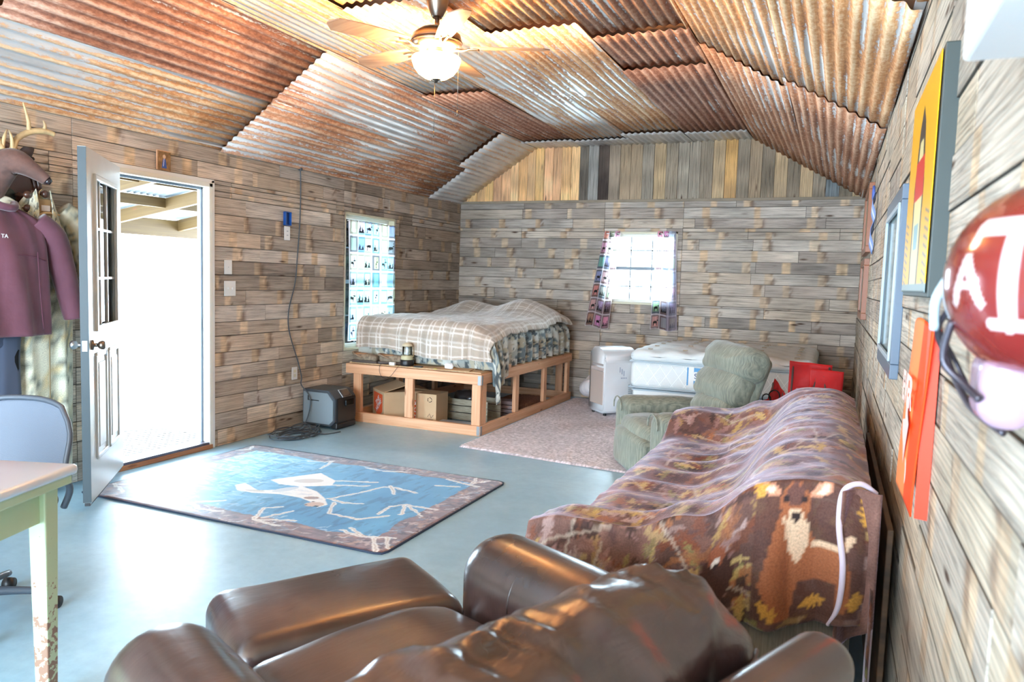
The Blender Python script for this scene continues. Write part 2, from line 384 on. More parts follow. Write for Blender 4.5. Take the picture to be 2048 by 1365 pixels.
# ------------------------------------------------------------------ plank walls
PAL = [(.74, .69, .64), (.70, .65, .60), (.78, .72, .65), (.66, .61, .56), (.74, .66, .58), (.82, .79, .75), (.69, .63, .57), (.77, .74, .71), (.62, .57, .53), (.78, .70, .61)]
def plank_wall(name, length, height, to_world, holes=(), warm=None, seams=(), gable=None, seed=0, row=.126, dark=None, pal=PAL):
    """to_world(u, z, depth) -> xyz.  A sheet of separate weathered planks with worn colours, cut round the holes (u0,u1,z0,z1)."""
    rnd = random.Random(seed); V, F, CC, UV = [], [], [], []
    def plank(u0, u1, z0, z1, base, s):
        d = rnd.uniform(0, .007); n = max(1, int((u1-u0)/.022)); us = np.linspace(u0+.0018, u1-.0018, n+1); zs = np.array([z0+.0014, z0+.0055, z0+.25*(z1-z0)+.002, (z0+z1)/2, z1-.25*(z1-z0)-.002, z1-.0055, z1-.0014])
        U, Z = np.meshgrid(us, zs, indexing='ij'); c = np.ones(U.shape+(3,))*np.array(base)
        c *= (.80+.34*fbm(U*3+s*9, Z*9+s, seed+3))[..., None]
        c *= (.86+.26*vnoise(U*.9+s*3, Z*0+s, seed+5))[..., None]
        po = rnd.uniform(0, .5); step = rnd.choice([.42, .5, .56]); ph = (U+po) % step
        if rnd.random() < .85:
            M = (ph < rnd.uniform(.07, .1)).astype(float)*rnd.uniform(.6, .95)
            pc = np.array(rnd.choice([(.82, .72, .60), (.79, .68, .55), (.84, .75, .64), (.77, .66, .54)]))
            c = c*(1-M[..., None])+pc*(.85+.3*vnoise(U*20, Z*30, seed))[..., None]*M[..., None]
        if rnd.random() < .6:
            S = np.exp(-((ph-.085)/.03)**2)*(fbm(U*22, Z*24+s, seed+8) > .5)*.55
            c = c*(1-S[..., None])+np.array((.33, .24, .19))*S[..., None]
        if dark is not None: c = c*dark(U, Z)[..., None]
        if warm is not None: c = c*warm(U, Z)
        E = np.zeros(U.shape); e2 = np.minimum(np.abs(Z-z0), np.abs(Z-z1)) < .003; c = np.where(e2[..., None], c*.62, c)
        b = len(V); ny = len(zs)
        for i in range(n+1):
            for j in range(ny): V.append(to_world(U[i, j], Z[i, j], -d)); CC.append(c[i, j]); UV.append((U[i, j]+s*13.7, Z[i, j]-z0+s*7.1))
        for i in range(n):
            for j in range(ny-1): F.append((b+i*ny+j, b+(i+1)*ny+j, b+(i+1)*ny+j+1, b+i*ny+j+1))
        # edges turned back to the wall
        ring = [(i, 0) for i in range(n+1)]+[(n, j) for j in range(1, ny)]+[(i, ny-1) for i in range(n-1, -1, -1)]+[(0, j) for j in range(ny-2, 0, -1)]
        rb = len(V)
        for i, j in ring: V.append(to_world(U[i, j], Z[i, j], .014)); CC.append(c[i, j]*.45); UV.append((U[i, j]+s*13.7, Z[i, j]-z0+s*7.1))
        k = len(ring)
        for q in range(k):
            i, j = ring[q]; i2, j2 = ring[(q+1) % k]; F.append((b+i*ny+j, rb+q, rb+(q+1) % k, b+i2*ny+j2))
    z = 0; rn = 0
    while z < height-.02:
        h = row*rnd.choice([.9, 1, 1, 1.08]); z1 = min(z+h, height)
        if height-z1 < .05: z1 = height
        cuts = sorted(set([0, length]+list(seams))); segs = []
        for a, b in zip(cuts[:-1], cuts[1:]):
            u = a-rnd.uniform(0, .5)
            while u < b:
                u1 = u+rnd.choice([.6, .95, 1.15, 1.25, 1.4, 1.8])
                s0, s1 = max(u, a), min(u1, b)
                if b-s1 < .12: s1 = b; u1 = b
                if s1-s0 > .02: segs.append((s0, s1))
                u = u1
        zc = [z, z1]
        for h0 in holes:
            for zz in (h0[2], h0[3]):
                if z < zz < z1: zc.append(zz)
        zc.sort()
        for s0, s1 in segs:
            base = .6*np.array(rnd.choice(pal))+.4*np.mean(pal, 0); s = rnd.random()
            for za, zb in zip(zc[:-1], zc[1:]):
                parts = [(s0, s1)]
                for a, b, c0, d0 in holes:
                    if zb <= c0+1e-6 or za >= d0-1e-6: continue
                    np_ = []
                    for p0, p1 in parts:
                        if p1 <= a or p0 >= b: np_.append((p0, p1)); continue
                        if p0 < a: np_.append((p0, a))
                        if p1 > b: np_.append((b, p1))
                    parts = np_
                for p0, p1 in parts:
                    if p1-p0 > .008 and zb-za > .008: plank(p0, p1, za, zb, base, s)
        z = z1; rn += 1
    # dark backing with the same holes
    us = sorted({0, length}|{x for h0 in holes for x in h0[:2]}); zs = sorted({0, height}|{x for h0 in holes for x in h0[2:]})
    for a, b in zip(us[:-1], us[1:]):
        for c0, d0 in zip(zs[:-1], zs[1:]):
            if any(h0[0] <= a and h0[1] >= b and h0[2] <= c0 and h0[3] >= d0 for h0 in holes): continue
            for dep in (.012, .10):
                i = len(V); V += [to_world(a, c0, dep), to_world(b, c0, dep), to_world(b, d0, dep), to_world(a, d0, dep)]; CC += [(.14, .11, .09)]*4; UV += [(0, 0)]*4; F.append((i, i+1, i+2, i+3))
    o = mk(name, V, F, M_PL, None, smooth=False, col=lin(np.clip(np.array(CC), 0, 1)), uv=UV)
    return tag(o, kind='structure')
DOOR = (3.625, 4.53, -.01, 2.13)
LWIN = (6.30, 7.24, .66, 2.08); BWIN = (1.975, 2.865, 1.19, 2.06)
O1 = -Y0
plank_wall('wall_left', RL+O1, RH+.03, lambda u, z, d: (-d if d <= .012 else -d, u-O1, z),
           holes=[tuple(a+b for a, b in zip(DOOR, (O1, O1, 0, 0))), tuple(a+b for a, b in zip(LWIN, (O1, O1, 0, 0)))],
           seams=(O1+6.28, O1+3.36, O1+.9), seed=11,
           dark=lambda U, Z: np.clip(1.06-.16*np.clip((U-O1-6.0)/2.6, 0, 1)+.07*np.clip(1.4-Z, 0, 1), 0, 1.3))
plank_wall('wall_back', RW, RH, lambda u, z, d: (u, RL+d, z), holes=[BWIN], seams=(1.97, 2.92), seed=23,
           dark=lambda U, Z: .96+.10*np.clip(U/4, 0, 1), pal=[(.72, .69, .65), (.66, .63, .60), (.75, .70, .64), (.62, .59, .56), (.70, .65, .59), (.78, .75, .71), (.65, .60, .56), (.58, .54, .51), (.76, .69, .61)])
plank_wall('wall_right', RL+O1, RH+.03, lambda u, z, d: (RW+d, u-O1, z), seams=(O1+3.6, O1+6.2), seed=37,
           pal=[(.77, .73, .66), (.73, .69, .64), (.79, .74, .65), (.70, .66, .61), (.77, .70, .60), (.82, .79, .73)])
def rear_wall():
    bs = [((.25, Y0-.06, 1.3), (.5, .1, 2.6)), ((RW-.2, Y0-.06, 1.3), (.6, .1, 2.6)), ((RW/2, Y0-.06, 2.85), (RW, .1, .8))]  # unseen wall, its wide gap left open to let the fill light in
    o = boxes('wall_rear', bs, M_LUM, bev=0); tag(o, kind='structure')
rear_wall()
def gable():
    rnd = random.Random(5); V, F, CC, UV = [], [], [], []
    def top(x):
        if x < C1: return RH+(RT-RH)*x/C1
        if x > C2: return RH+(RT-RH)*(RW-x)/(RW-C2)
        return RT
    x = 0; i = 0; tan = (.95, .76, .54)
    specials = {14: (.45, .42, .38), 15: (.58, .57, .55), 16: (.28, .24, .22), 17: (.60, .54, .47), 27: (.84, .66, .42), 35: (.46, .49, .50)}
    while x < RW-.001:
        w = .118 if x < 1.65 else .135; x1 = min(x+w*rnd.uniform(.94, 1.05), RW)
        if x < 1.62: base = np.array(tan)*rnd.uniform(.93, 1.04)*np.array((1, rnd.uniform(.97, 1.03), rnd.uniform(.95, 1.05)))
        else: base = np.array(specials.get(i, rnd.choice([(.64, .56, .46), (.58, .53, .46), (.70, .59, .44), (.62, .58, .52), (.54, .49, .42), (.74, .64, .50)])))
        d = rnd.uniform(0, .008); s = rnd.random(); nz = 24; b = len(V)
        for q in range(nz+1):
            for xx, dd in ((x+.002, .012), (x+.002, -d), ((x+x1)/2, -d), (x1-.002, -d), (x1-.002, .012)):
                t = top(xx)+.02; zz = RH+.018+(t-RH-.018)*q/nz
                V.append((xx, RL+dd+.006, zz)); c = base*(.86+.24*vnoise(zz*6+s*40, s*30, 3)); CC.append(c*(.5 if dd > 0 else 1)); UV.append((zz+s*19, xx*1.0+s*5))
        for q in range(nz):
            for j in range(4): a = b+q*5+j; F.append((a, a+1, a+6, a+5))
        x = x1; i += 1
    bb = len(V)
    for xx, zz in ((-.1, RH-.02), (RW+.1, RH-.02), (RW+.1, RH+.06), (C2+.03, RT+.13), (C1-.03, RT+.13), (-.1, RH+.06)): V.append((xx, RL+.03, zz)); CC.append((.12, .1, .08)); UV.append((0, 0))
    F.append((bb, bb+1, bb+2, bb+3, bb+4, bb+5)); bb += 2; V += [(C1, RL+.01, RT+.12), (C2, RL+.01, RT+.12), (C2, RL+.01, RT-.01), (C1, RL+.01, RT-.01)]; CC += [(.2, .17, .14)]*4; UV += [(0, 0)]*4; F.append((bb+4, bb+5, bb+6, bb+7))
    tag(mk('wall_back_gable', V, F, M_PL, None, False, lin(np.clip(np.array(CC), 0, 1)), UV), kind='structure')
    tag(box('trim_1', (RW/2, RL-.012, RH+.006), (RW, .03, .03), simple('weathered_batten', (.50, .46, .40), .8, c2=(.58, .53, .46), ns=4), bev=.002), kind='structure')
gable()
for n_, cx_ in ((2, -.052), (3, RW+.052)): tag(box('trim_%d' % n_, (cx_, RL+.052, 1.3), (.10, .10, 2.7), M_LUM, bev=0), kind='structure')  # unseen corner blocks added outside to stop sky light leaking in
tag(box('floor', (RW/2, (RL+Y0)/2, -.05), (RW+.3, RL-Y0+.3, .1), M_FLOOR, bev=0), kind='structure')

# ------------------------------------------------------------------ ceiling of corrugated sheets
def ceiling():
    root = bpy.data.objects.new('ceiling', None); COL.objects.link(root); tag(root, kind='structure')
    sl = math.hypot(C1, RT-RH); sr = math.hypot(RW-C2, RT-RH); fl = C2-C1
    def P(s):
        if s < sl: t = s/sl; return (C1*t, RH+(RT-RH)*t, (RT-RH)/sl, -C1/sl)
        if s < sl+fl: return (C1+s-sl, RT, 0, -1)
        t = (s-sl-fl)/sr; return (C2+(RW-C2)*t, RT-(RT-RH)*t, -(RT-RH)/sr, -(RW-C2)/sr)
    def sheet(s0, s1, y0, y1, rust, hue, lift=0.0, seed=0.0, near=.012):
        ns = int((s1-s0)/.068*8)+1; ss = np.linspace(s0, s1, ns); V, CC, UV, F = [], [], [], []
        ys = np.linspace(y0, y1, 6)
        for y in ys:
            t = (y-y0)/(y1-y0); k = lift+near*(1-t)
            for s in ss:
                x, z, nx, nz = P(min(max(s, 0), sl+fl+sr-1e-6)); h = .0075*math.sin(2*PI*s/.068)+k+.01
                wob = .004*math.sin(y*1.7+s*3+seed*9)
                V.append((x+nx*(h+wob), y, z+nz*(h+wob))); CC.append((rust, hue, seed)); UV.append((s, y))
        for i in range(len(ys)-1):
            for j in range(ns-1): F.append((i*ns+j, i*ns+j+1, (i+1)*ns+j+1, (i+1)*ns+j))
        o = mk('metal_sheet', V, F, M_RUST, root, True, CC, UV); solid(o, .0015)
    S = [
     # left slope, lower and upper course
     (0, .66, Y0, 1.9, .32, .6), (0, .66, 1.9, 4.62, .42, .80), (0, .66, 4.6, 7.95, .43, .35), (0, .62, 7.93, RL, .20, .1),
     (.62, sl+.02, Y0, 2.55, .22, .4), (.62, sl+.02, 2.55, 4.62, .58, .12), (.62, sl+.02, 4.6, 7.7, .38, .2), (.60, sl+.02, 7.72, RL, .25, .5),
     # flat, four courses
     (sl-.02, sl+.66, Y0, 3.1, .33, .85), (sl-.02, sl+.66, 3.1, 6.0, .36, .75), (sl-.02, sl+.66, 5.98, 8.3, .52, .1), (sl-.02, sl+.66, 8.28, RL, .22, .2),
     (sl+.64, sl+1.3, Y0, 3.9, .50, .95), (sl+.64, sl+1.3, 3.9, 8.35, .38, .55), (sl+.64, sl+1.3, 8.33, RL, .12, .1),
     (sl+1.28, sl+1.95, Y0, 4.6, .52, .9), (sl+1.28, sl+1.95, 4.6, 8.1, .44, .85), (sl+1.28, sl+1.95, 8.08, RL, .05, .1),
     (sl+1.93, sl+fl+.03, Y0, 4.9, .52, .3), (sl+1.93, sl+fl+.03, 4.9, 5.7, .55, .2), (sl+1.93, sl+fl+.03, 5.68, 8.25, .58, .12), (sl+1.93, sl+fl+.03, 8.2, RL, .03, .1),
     # right slope
     (sl+fl-.02, sl+fl+.70, Y0, 2.6, .50, .95), (sl+fl-.02, sl+fl+.70, 2.6, 5.2, .46, .95), (sl+fl-.02, sl+fl+.70, 5.18, RL, .52, .35),
     (sl+fl+.68, sl+fl+sr, Y0, 2.9, .52, 1.0), (sl+fl+.68, sl+fl+sr, 2.9, 5.0, .48, .95), (sl+fl+.68, sl+fl+sr, 4.98, RL, .52, .30)]
    for i, a in enumerate(S): sheet(*a, lift=.004*(i % 3), seed=(i*.137) % 1, near=.022)
    # roof deck above, shuts out the sky
    V = [];
    for y in (Y0, RL+.2):
        for x, z in ((-.1, RH+.02), (C1-.03, RT+.09), (C2+.03, RT+.09), (RW+.1, RH+.02)): V.append((x, y, z))
    mk('roof_deck', V, [(0, 1, 5, 4), (1, 2, 6, 5), (2, 3, 7, 6), (0, 3, 2, 1)], M_LUM, root, False)
    # pale edge flashing along the eaves
    for s, x in ((1, .012), (-1, RW-.012)):
        box('edge_flashing', (x+s*.012, (RL+Y0)/2, RH+.006), (.035, RL-Y0, .012), simple('pale_flashing', (.74, .76, .78), .5), root, bev=.002)
ceiling()

# ------------------------------------------------------------------ openings
def door_opening():
    y0, y1, z1 = DOOR[0], DOOR[1], DOOR[3]
    r = bpy.data.objects.new('door_1', None); COL.objects.link(r); r.location = (0, y0, 0); tag(r, kind='structure')
    w = y1-y0
    box('door_jamb', (-.04, w-.018, z1/2), (.13, .036, z1), M_VINYL, r); box('door_jamb', (-.04, .018, z1/2), (.13, .036, z1), M_VINYL, r)
    box('door_head', (-.04, w/2, z1-.015), (.13, w, .036), M_VINYL, r)
    box('weather_strip', (-.055, w-.044, z1/2), (.02, .02, z1-.05), simple('blue_grey_rubber', (.42, .48, .56), .5), r)
    box('weather_strip', (-.055, w/2, z1-.042), (.02, w-.06, .02), simple('blue_grey_rubber', (.42, .48, .56), .5), r)
    box('casing', (.008, w+.010, z1/2+.01), (.02, .035, z1+.03), M_WHITE, r); box('casing', (.008, w/2, z1+.016), (.02, w+.05, .03), M_WHITE, r)
    box('threshold', (-.05, w/2, .045), (.14, w-.06, .022), simple('aluminium_threshold', (.42, .40, .44), .4, .6), r)
    box('sill_board', (.006, w/2, .018), (.045, w-.01, .036), lumber_mat('worn_sill_wood', (.74, .52, .36), (.60, .40, .26)), r)
    box('strike_plate', (-.02, w-.038, 1.0), (.03, .004, .07), M_STEEL, r, bev=.001)
door_opening()
def swung_door():
    ang = math.atan2(-.72, .61)
    r = thing('entry_door', 'grey-white half-glass entry door swung open into the room beside the jackets', 'door', (.05, 3.645, .055), ang)
    w, h, t = .90, 2.07, .045
    # slab with a window hole; local x runs to the free edge, the face seen is -y ... +y
    gx0, gx1, gz0, gz1 = .17, .73, 1.02, 1.92
    boxes('door_panel', [((.085+.0, 0, h/2), (.17, t, h)), (((gx1+w)/2, 0, h/2), (w-gx1, t, h)), (((gx0+gx1)/2, 0, gz0/2), (gx1-gx0, t, gz0)), (((gx0+gx1)/2, 0, (gz1+h)/2), (gx1-gx0, t, h-gz1))], M_DOOR, r, bev=0)
    box('door_edge', (w+.001, 0, h/2), (.004, t*.98, h*.998), M_DEDGE, r, bev=0)
    gl = box('glass', ((gx0+gx1)/2, 0, (gz0+gz1)/2), (gx1-gx0, .006, gz1-gz0), M_GLASS, r, bev=0)
    L = []
    for s in (-1, 1):
        y = s*(t/2+.004)
        L += [((gx0, y, (gz0+gz1)/2), (.035, .022, gz1-gz0+.035)), ((gx1, y, (gz0+gz1)/2), (.035, .022, gz1-gz0+.035)), (((gx0+gx1)/2, y, gz0), (gx1-gx0, .022, .035)), (((gx0+gx1)/2, y, gz1), (gx1-gx0, .022, .035))]
    boxes('glazing_frame', L, M_DOOR, r, bev=.006)
    L = []
    for i in (1, 2):
        L += [((gx0+(gx1-gx0)*i/3, 0, (gz0+gz1)/2), (.018, .028, gz1-gz0)), (((gx0+gx1)/2, 0, gz0+(gz1-gz0)*i/3), (gx1-gx0, .028, .018))]
    boxes('glazing_bars', L, M_DOOR, r, bev=.004)
    for x0, x1 in ((.15, .41), (.49, .75)):
        for s in (-1, 1):
            y = s*(t/2+.002); z0, z1 = .24, .86; L = []
            L += [((x0, y, (z0+z1)/2), (.03, .016, z1-z0)), ((x1, y, (z0+z1)/2), (.03, .016, z1-z0)), (((x0+x1)/2, y, z0), (x1-x0, .016, .03)), (((x0+x1)/2, y, z1), (x1-x0, .016, .03)),
                  (((x0+x1)/2, y, (z0+z1)/2), (x1-x0-.10, .012, z1-z0-.10))]
            boxes('raised_moulding', L, M_DOOR, r, bev=.006)
    for s in (-1, 1):
        k = lathe('knob', [(0, 0), (.030, 0), (.031, .008), (.012, .012), (.011, .03), (.020, .036), (.026, .05), (.026, .062), (.018, .070), (0, .071)], M_NICKEL if s > 0 else M_STEEL, r, 24)
        k.rotation_euler = (-s*PI/2, 0, 0); k.location = (w-.07, s*t/2, .93)
    box('latch_plate', (w+.004, 0, .93), (.003, .026, .06), M_STEEL, r, bev=0)
    box('sweep', (w/2, 0, -.008), (w, .03, .022), M_BLACK, r, bev=.002)
    ky = tubes('key', [([(w-.07+.012*math.cos(a), t/2+.075, .918+.012*math.sin(a)) for a in np.linspace(0, 2*PI, 14)], .0014, 1)], M_STEEL, r, 6)
    o = box('key_fob', (w-.07, t/2+.077, .885), (.018, .004, .034), M_DGREY, r)
    for z in (.2, 1.03, 1.86): lathe('hinge', [(.007, -.05), (.007, .05)], M_STEEL, r, 12, (-.012, .0, z))
swung_door()

CURT_LINE = (.90, .86, .88)
def curtain_paint(w, h, res, seed, cell=.14, base=((.30, .42, .44), (.45, .30, .28), (.62, .56, .52), (.22, .30, .34), (.70, .60, .50))):
    p = Paint(w, h, res, (.7, .72, .72)); rnd = random.Random(seed); nx = int(w/cell)+1; nz = int(h/(cell*1.25))+1
    for i in range(nx):
        for j in range(nz):
            x0, z0 = i*cell, j*cell*1.25; b = rnd.choice(base); x1, z1 = x0+cell, z0+cell*1.25; b = tuple(c*.72+.20 for c in b)
            p.poly([(x0, z0), (x1, z0), (x1, z1), (x0, z1)], b)
            p.poly([(x0+.025, z0+.03), (x1-.025, z0+.03), (x1-.025, z1-.03), (x0+.025, z1-.03)], tuple(min(1, c*rnd.uniform(1.25, 1.8)) for c in b))
            k = rnd.random(); cx, cz = (x0+x1)/2, (z0+z1)/2; d = (.16, .17, .18)
            if k < .45:   # fir trees
                for q in range(3):
                    tx = x0+.035+.03*q; H = rnd.uniform(.05, .09); p.poly([(tx-.016, z0+.035), (tx+.016, z0+.035), (tx, z0+.035+H)], d)
            elif k < .8:  # standing animal
                p.ell(cx, cz-.01, .032, .015, d); p.stroke([(cx-.024, cz-.02), (cx-.026, cz-.05)], .008, d); p.stroke([(cx+.022, cz-.02), (cx+.024, cz-.05)], .008, d)
                p.ell(cx+.034, cz+.012, .012, .009, d); p.stroke([(cx+.036, cz+.02), (cx+.028, cz+.045), (cx+.04, cz+.05)], .005, d)
    for i in range(nx+1): p.stroke([(i*cell, 0), (i*cell, h)], .014, CURT_LINE)
    for j in range(nz+1): p.stroke([(0, j*cell*1.25), (w, j*cell*1.25)], .018, CURT_LINE)
    return p
M_CURT = vcol_mat('printed_sheer', .85, trans=.62)
def window_frame(n, y0, y1, z0, z1, side, muntin_cols=3):
    """side 'L' in the plane x=0, 'B' in the plane y=RL"""
    r = bpy.data.objects.new('window_%d' % n, None); COL.objects.link(r); tag(r, kind='structure')
    w, h = y1-y0, z1-z0
    if side == 'L': r.location = (-.02, y0, z0); r.rotation_euler = (0, 0, PI/2)     # local x along +y, local y outward(-x)
    else: r.location = (y0, RL+.02, z0)
    f = .035
    boxes('jamb_liner', [((w/2, .05, .012), (w, .14, .024)), ((w/2, .05, h-.012), (w, .14, .024)), ((.012, .05, h/2), (.024, .14, h)), ((w-.012, .05, h/2), (.024, .14, h))], M_CREAM, r, .002)
    m = r
    boxes('window_frame', [((w/2, .075, .024+f/2), (w-.05, .05, f)), ((w/2, .075, h-.024-f/2), (w-.05, .05, f)), ((.024+f/2, .075, h/2), (f, .05, h-.05)), ((w-.024-f/2, .075, h/2), (f, .05, h-.05))], M_VINYL, r, .004)
    boxes('meeting_rail', [((w/2, .06, h/2), (w-.1, .04, .04))], simple('grey_rail', (.50, .56, .60), .5), r, .003)
    bars = []
    for i in range(1, muntin_cols): bars.append(((f+.02+(w-2*f-.04)*i/muntin_cols, .082, h/2), (.014, .010, h-.1)))
    for j in (1, 3): bars.append(((w/2, .082, h*j/4), (w-.1, .010, .014)))
    boxes('glazing_bars', bars, simple('grey_rail2', (.40, .46, .50), .5), r, 0)
    box('glass', (w/2, .09, h/2), (w-.1, .005, h-.1), M_GLASS, r, bev=0)
    return r
window_frame(1, LWIN[0], LWIN[1], LWIN[2], LWIN[3], 'L'); window_frame(2, BWIN[0], BWIN[1], BWIN[2], BWIN[3], 'B')
def curtains():
    # one wide panel across the left window
    w, h = .90, 1.24; p = curtain_paint(w, h, .0065, 3, .145, ((.30, .52, .58), (.42, .60, .64), (.62, .60, .52), (.36, .36, .40), (.52, .66, .68)))
    def fn(X, Y):
        fold = .016*np.sin(X*2*PI/.115+.8*np.sin(Y*3))*(1-.25*Y/h)+.006*np.sin(X*95)*(Y > h-.09)
        return (.022+fold*1.0+.010, 6.325+X*.985, .76+Y)
    V, F, C, U = p.grid(fn)
    r = thing('window_curtain', 'long sheer wildlife print curtain drawn across the left wall window', 'curtain', (0, 0, 0))
    mk('fabric', V, F, M_CURT, r, True, C, uv=U)
    tubes('rod', [([(.03, 6.305, 1.99), (.03, 7.235, 1.99)], .006, 1)], M_WHITE, r)
    # two panels at the back window
    def panel(lab, xt0, xt1, xb0, xb1, sd, flip):
        w, h = .42, 1.16; p = curtain_paint(w, h, .006, sd, .14, ((.42, .30, .30), (.50, .34, .30), (.34, .38, .44), (.58, .46, .46)))
        if flip: p.C = np.where((p.X > .24)[..., None], p.C*.35+np.array((.72, .70, .78))*.65, p.C)
        def fn(X, Y):
            t = 1-Y/h; a = X/w; x = (xt0*(1-t)+xb0*t)*(1-a)+(xt1*(1-t)+xb1*t)*a
            return (x, RL-.035-.018*np.sin(a*2*PI*3.2+t)*(1-.2*t)-.02*t, .905+Y+.03*a*t*(0 if flip else -1)+.012*np.sin(a*7)*t)
        V, F, C, U = p.grid(fn); r = thing('window_curtain', lab, 'curtain', group='back window curtains')
        mk('fabric', V, F, M_CURT, r, True, C, uv=U)
        tubes('rod', [([(min(xt0, xt1)-.01, RL-.03, 2.035), (max(xt0, xt1)+.01, RL-.03, 2.035)], .005, 1)], M_WHITE, r, 6)
    panel('left curtain of the back window, flaring outward on the side nearer the bed', 1.985, 2.19, 1.79, 2.09, 8, False)
    panel('right curtain of the back window, hanging straight above the white mattress', 2.63, 2.85, 2.60, 2.92, 9, True)
curtains()

# ------------------------------------------------------------------ porch outside the door
def porch():
    r = bpy.data.objects.new('porch', None); COL.objects.link(r); tag(r, kind='structure')
    box('porch_slab', (-4, 5, -.09), (7.9, 12, .12), simple('pale_concrete', (.82, .80, .76), .8, c2=(.74, .72, .68), ns=3), r, bev=0)
    zx = lambda x: 2.34+.165*x; sa = -math.atan(.165)
    boxes('rafters', [((-1.42, y, zx(-1.42)+.07), (2.7, .045, .13), (0, sa, 0)) for y in (1.0, 1.95, 2.9, 3.85, 4.8, 5.75, 6.7, 7.65)], M_LUM2, r, .002)
    boxes('purlins', [((x, 4.3, zx(x)+.09), (.04, 8.0, .10)) for x in (-.35, -1.1, -1.85)]+[((-2.72, 4.3, zx(-2.72)+.03), (.045, 8.0, .20))], M_LUM2, r, .002)
    boxes('posts', [((-2.7, y, .9), (.1, .1, 1.85)) for y in (1.2, 8.2)], M_LUM2, r, .002)
    V, F = [], []; ys = np.linspace(.3, 8.3, 640)
    for x in (-3.0, -.12):
        for y in ys: V.append((x, y, zx(x)+.16+.012*math.sin(y*2*PI/.076)))
    n = len(ys)
    for i in range(n-1): F.append((i, i+1, n+i+1, n+i))
    mk('roof_sheet', V, F, simple('translucent_roof', (.62, .66, .70), .35), r)
porch()
def door_mat():
    bm = bmesh.new(); add_box(bm, (-.72, 4.35, -.02), (.9, 1.15, .02), None, .004)
    for i in range(15):
        for j in range(19): add_box(bm, (-1.12+i*.057, 3.82+j*.059, -.008), (.026, .026, .012), (0, 0, PI/4), 0)
    tag(bm_obj('door_mat', bm, simple('pale_rubber', (.66, .64, .62), .8)), 'pale studded mat lying outside the open doorway', 'mat')
door_mat()

# ------------------------------------------------------------------ small things on the left wall
def plate(name, y, z, w, h, lab, cat, kind, m=M_WHITE):
    r = thing(name, lab, cat, (0, y, z)); box('cover', (.012, 0, 0), (.008, w, h), m, r, bev=.003)
    if kind == 'blank': box('screw', (.017, 0, 0), (.002, .006, .006), M_STEEL, r, bev=0)
    if kind == 'toggle':
        for s in (-1, 1): box('toggle', (.020, s*.023, .0), (.014, .009, .018), M_WHITE, r, bev=.002)
    if kind == 'outlet':
        for s in (-1, 1): box('socket', (.0165, 0, s*.02), (.003, .03, .028), M_CREAM, r, bev=.001)
    if kind == 'holes':
        for s in (-1, 1): box('slot', (.0165, 0, s*.018), (.002, .02, .006), M_GREY, r, bev=0)
plate('wall_plate', 4.705, 1.475, .082, .118, 'blank white wall plate just above the double switch by the door', 'wall plate', 'blank')
plate('light_switch', 4.725, 1.30, .125, .125, 'white double light switch right of the doorway', 'light switch', 'toggle')
plate('power_outlet', 5.535, .51, .075, .118, 'white power outlet low on the wall above the grey heater', 'outlet', 'outlet')
plate('wall_plate', 5.42, 1.80, .075, .125, 'narrow white wall plate directly under the small blue box', 'wall plate', 'holes')
r = thing('blue_wall_box', 'small blue plastic box on the left wall above a white plate', 'electrical box', (0, 5.415, 1.93))
MB = simple('blue_plastic', (.10, .32, .62), .4)
boxes('box_rim', [((.02, -.036, 0), (.03, .006, .12)), ((.02, .036, 0), (.03, .006, .12)), ((.02, 0, .058), (.03, .078, .006)), ((.02, 0, -.058), (.03, .078, .006))], MB, r, .001); box('box_back', (.01, 0, 0), (.006, .07, .114), simple('blue_plastic_dark', (.06, .22, .46), .5), r, bev=0)
def icon():
    w, h = .115, .135; p = Paint(w, h, .002, (.62, .46, .30))
    p.C *= (.6+.6*fbm(p.X*60, p.Y*40, 4))[..., None]
    p.poly([(.035, .015), (.08, .015), (.072, .07), (.058, .10), (.044, .07)], (.25, .36, .62)); p.ell(.058, .098, .013, .015, (.84, .70, .58)); p.stroke([(.05, .03), (.056, .08)], .006, (.80, .78, .85))
    V, F, C, U = p.grid(lambda X, Y: (.028+0*X, 4.005+X, 2.165+Y)); r = thing('wall_plaque', 'small rustic wooden plaque with a blue robed figure above the doorway', 'plaque')
    solid(mk('picture', V, F, vcol_mat('plaque_print', .6), r, True, C, uv=U), .002); box('board', (.018, 4.062, 2.235), (.014, .118, .142), M_LUM, r)
icon()
def cord():
    P = [(.03, 5.575, 2.40), (.015, 5.60, 2.2), (.015, 5.59, 1.9), (.015, 5.56, 1.6), (.015, 5.53, 1.35), (.02, 5.44, 1.10), (.02, 5.45, .90), (.03, 5.56, .62), (.04, 5.60, .47), (.06, 5.575, .40), (.16, 5.57, .30), (.17, 5.56, .18), (.14, 5.53, .05), (.16, 5.4, .012)]
    C = []
    rnd = random.Random(2)
    for k in range(7):
        cx, cy = .28+rnd.uniform(-.04, .04), 5.24+rnd.uniform(-.04, .04); rx, ry = rnd.uniform(.10, .15), rnd.uniform(.22, .29)
        for a in np.linspace(0, 2*PI, 15)[:-1]: C.append((cx+rx*math.cos(a), cy+ry*math.sin(a), .006+.011*k*(.4+.6*abs(math.sin(a*2+k)))*.9))
    C += [(.46, 5.4, .008), (.52, 5.56, .008)]
    r = thing('power_cable', 'thin dark cable hanging from the eave and coiled on the floor by the heater', 'cable')
    tubes('cord', [(P+C, .0055, 6)], M_DGREY, r, 7); box('plug', (.03, 5.575, 2.40), (.03, .03, .04), M_DGREY, r)
cord()

